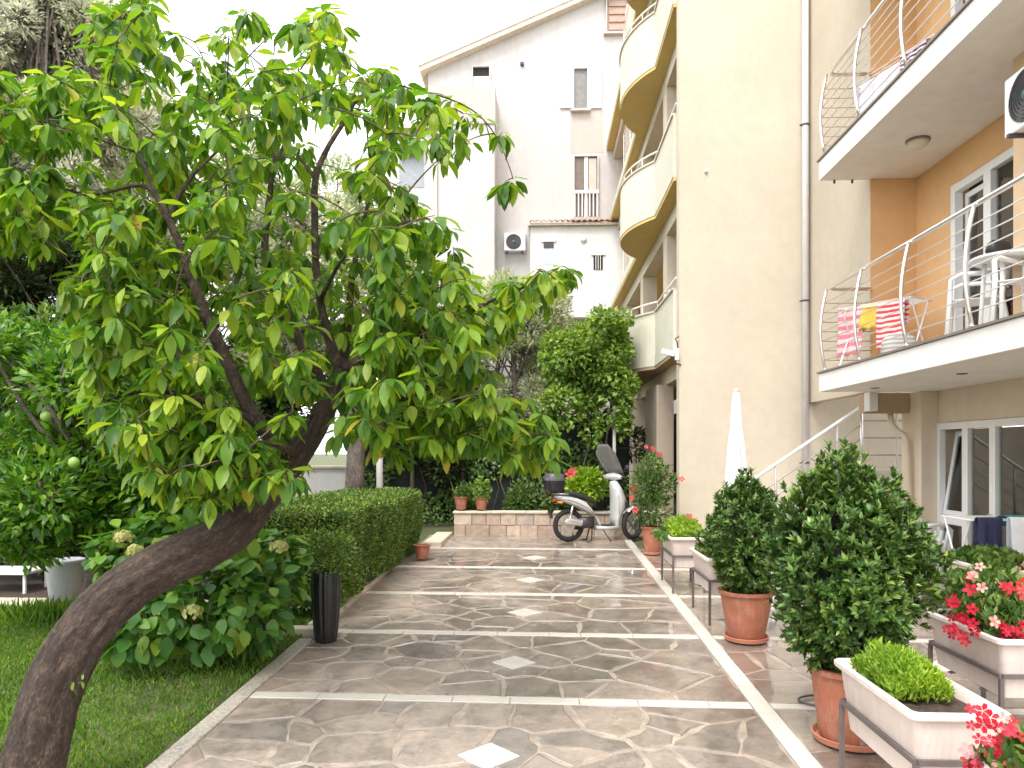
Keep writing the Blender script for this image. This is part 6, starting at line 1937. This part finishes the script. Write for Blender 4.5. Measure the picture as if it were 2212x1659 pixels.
# handlebar cowl, grips, mirrors, headlight
hb = Matrix.Translation((.85, 0, 1.15)) @ Matrix.Rotation(STEER, 4, 'Z')
def HB(mb):
    mb.v = [tuple(hb @ Vector(p)) for p in mb.v]; return mb
S(HB(MB().loft([superell((0, -.21, 0), (.025, 0, 0), (0, 0, .03), 14), superell((.01, -.12, .01), (.06, 0, 0), (0, 0, .055), 14), superell((.02, 0, .015), (.085, 0, 0), (0, 0, .07), 14), superell((.01, .12, .01), (.06, 0, 0), (0, 0, .055), 14), superell((0, .21, 0), (.025, 0, 0), (0, 0, .03), 14)])), "handlebar_cowl", M['silver'], smooth=True)
S(HB(MB().loft([superell((.095, 0, .005), (0, .085, 0), (0, 0, .05), 18), superell((.125, 0, .0), (0, .06, 0), (0, 0, .035), 18)])), "headlight", simple("headlight_lens", (.6, .62, .62), .08), smooth=True)
for s in (-1, 1):
    S(HB(MB().cyl((-.005, s * .20, .0), (-.05, s * .34, .0), .017, 10)), "grip", M['black'], smooth=True)
    S(HB(MB().tube([(.03, s * .20, .015), (.03, s * .27, .005), (-.015, s * .33, .0)], .006, 6)), "brake_lever", M['alloy'], smooth=True)
    S(HB(MB().tube([(.0, s * .2, .03), (.02, s * .24, .10), (.02, s * .29, .15)], .006, 6)), "mirror_stem", M['black'], smooth=True)
    S(HB(MB().lathe([(0, .014), (.04, .012), (.056, 0), (.05, -.016), (0, -.022)], (.02, s * .30, .175), 18, axis=(-.95, 0, .15))), "mirror", M['black'], smooth=True)
g = []
for k in range(10):
    t = k / 9
    z = .04 + .56 * t
    hw = .20 + .04 * math.sin(t * 2.6) - .11 * max(0, t - .72) / .28
    g.append([(.13 - .46 * t + .06 * t * t - .55 * (hw * q) ** 2 * 1.6, hw * q, z) for q in [-1 + 2 * i / 10 for i in range(11)]])
S(HB(MB().sheet(g)), "windscreen", M['screen_glass'], smooth=True, solid=.005)
S(HB(MB().tube([Vector(g[k][0]) for k in range(10)] + [Vector(p) for p in g[9][1:-1]] + [Vector(g[k][10]) for k in range(9, -1, -1)], .004, 5)), "windscreen_edge", M['dark'], smooth=True)
# top box and stand
S(MB().loft([superell((-.27, 0, zz), (a, 0, 0), (0, b, 0), 22, 3.2) for a, b, zz in ((.13, .15, .90), (.16, .185, .93), (.175, .20, 1.04), (.175, .20, 1.10))]), "top_box", M['black'], auto=40)
S(MB().loft([superell((-.27, 0, zz), (a, 0, 0), (0, b, 0), 22, 3.0) for a, b, zz in ((.178, .203, 1.104), (.176, .20, 1.16), (.15, .175, 1.215), (.08, .10, 1.235))]), "top_box_lid", simple("box_lid_grey", (.09, .085, .10), .35, 0, .1), auto=40)
S(MB().box(-.40, -.08, -.09, .09, .872, .898), "luggage_rack", M['dark'], bevel=.006)
for s in (-1, 1):
    S(MB().tube([(.42, s * .07, .23), (.39, s * .13, .02), (.30, s * .15, .008)], .013, 8), "center_stand", M['black'], smooth=True)
S(MB().tube([(.62, -.12, .2), (.70, -.20, .05), (.73, -.22, .01)], .011, 6), "side_stand", M['black'], smooth=True)
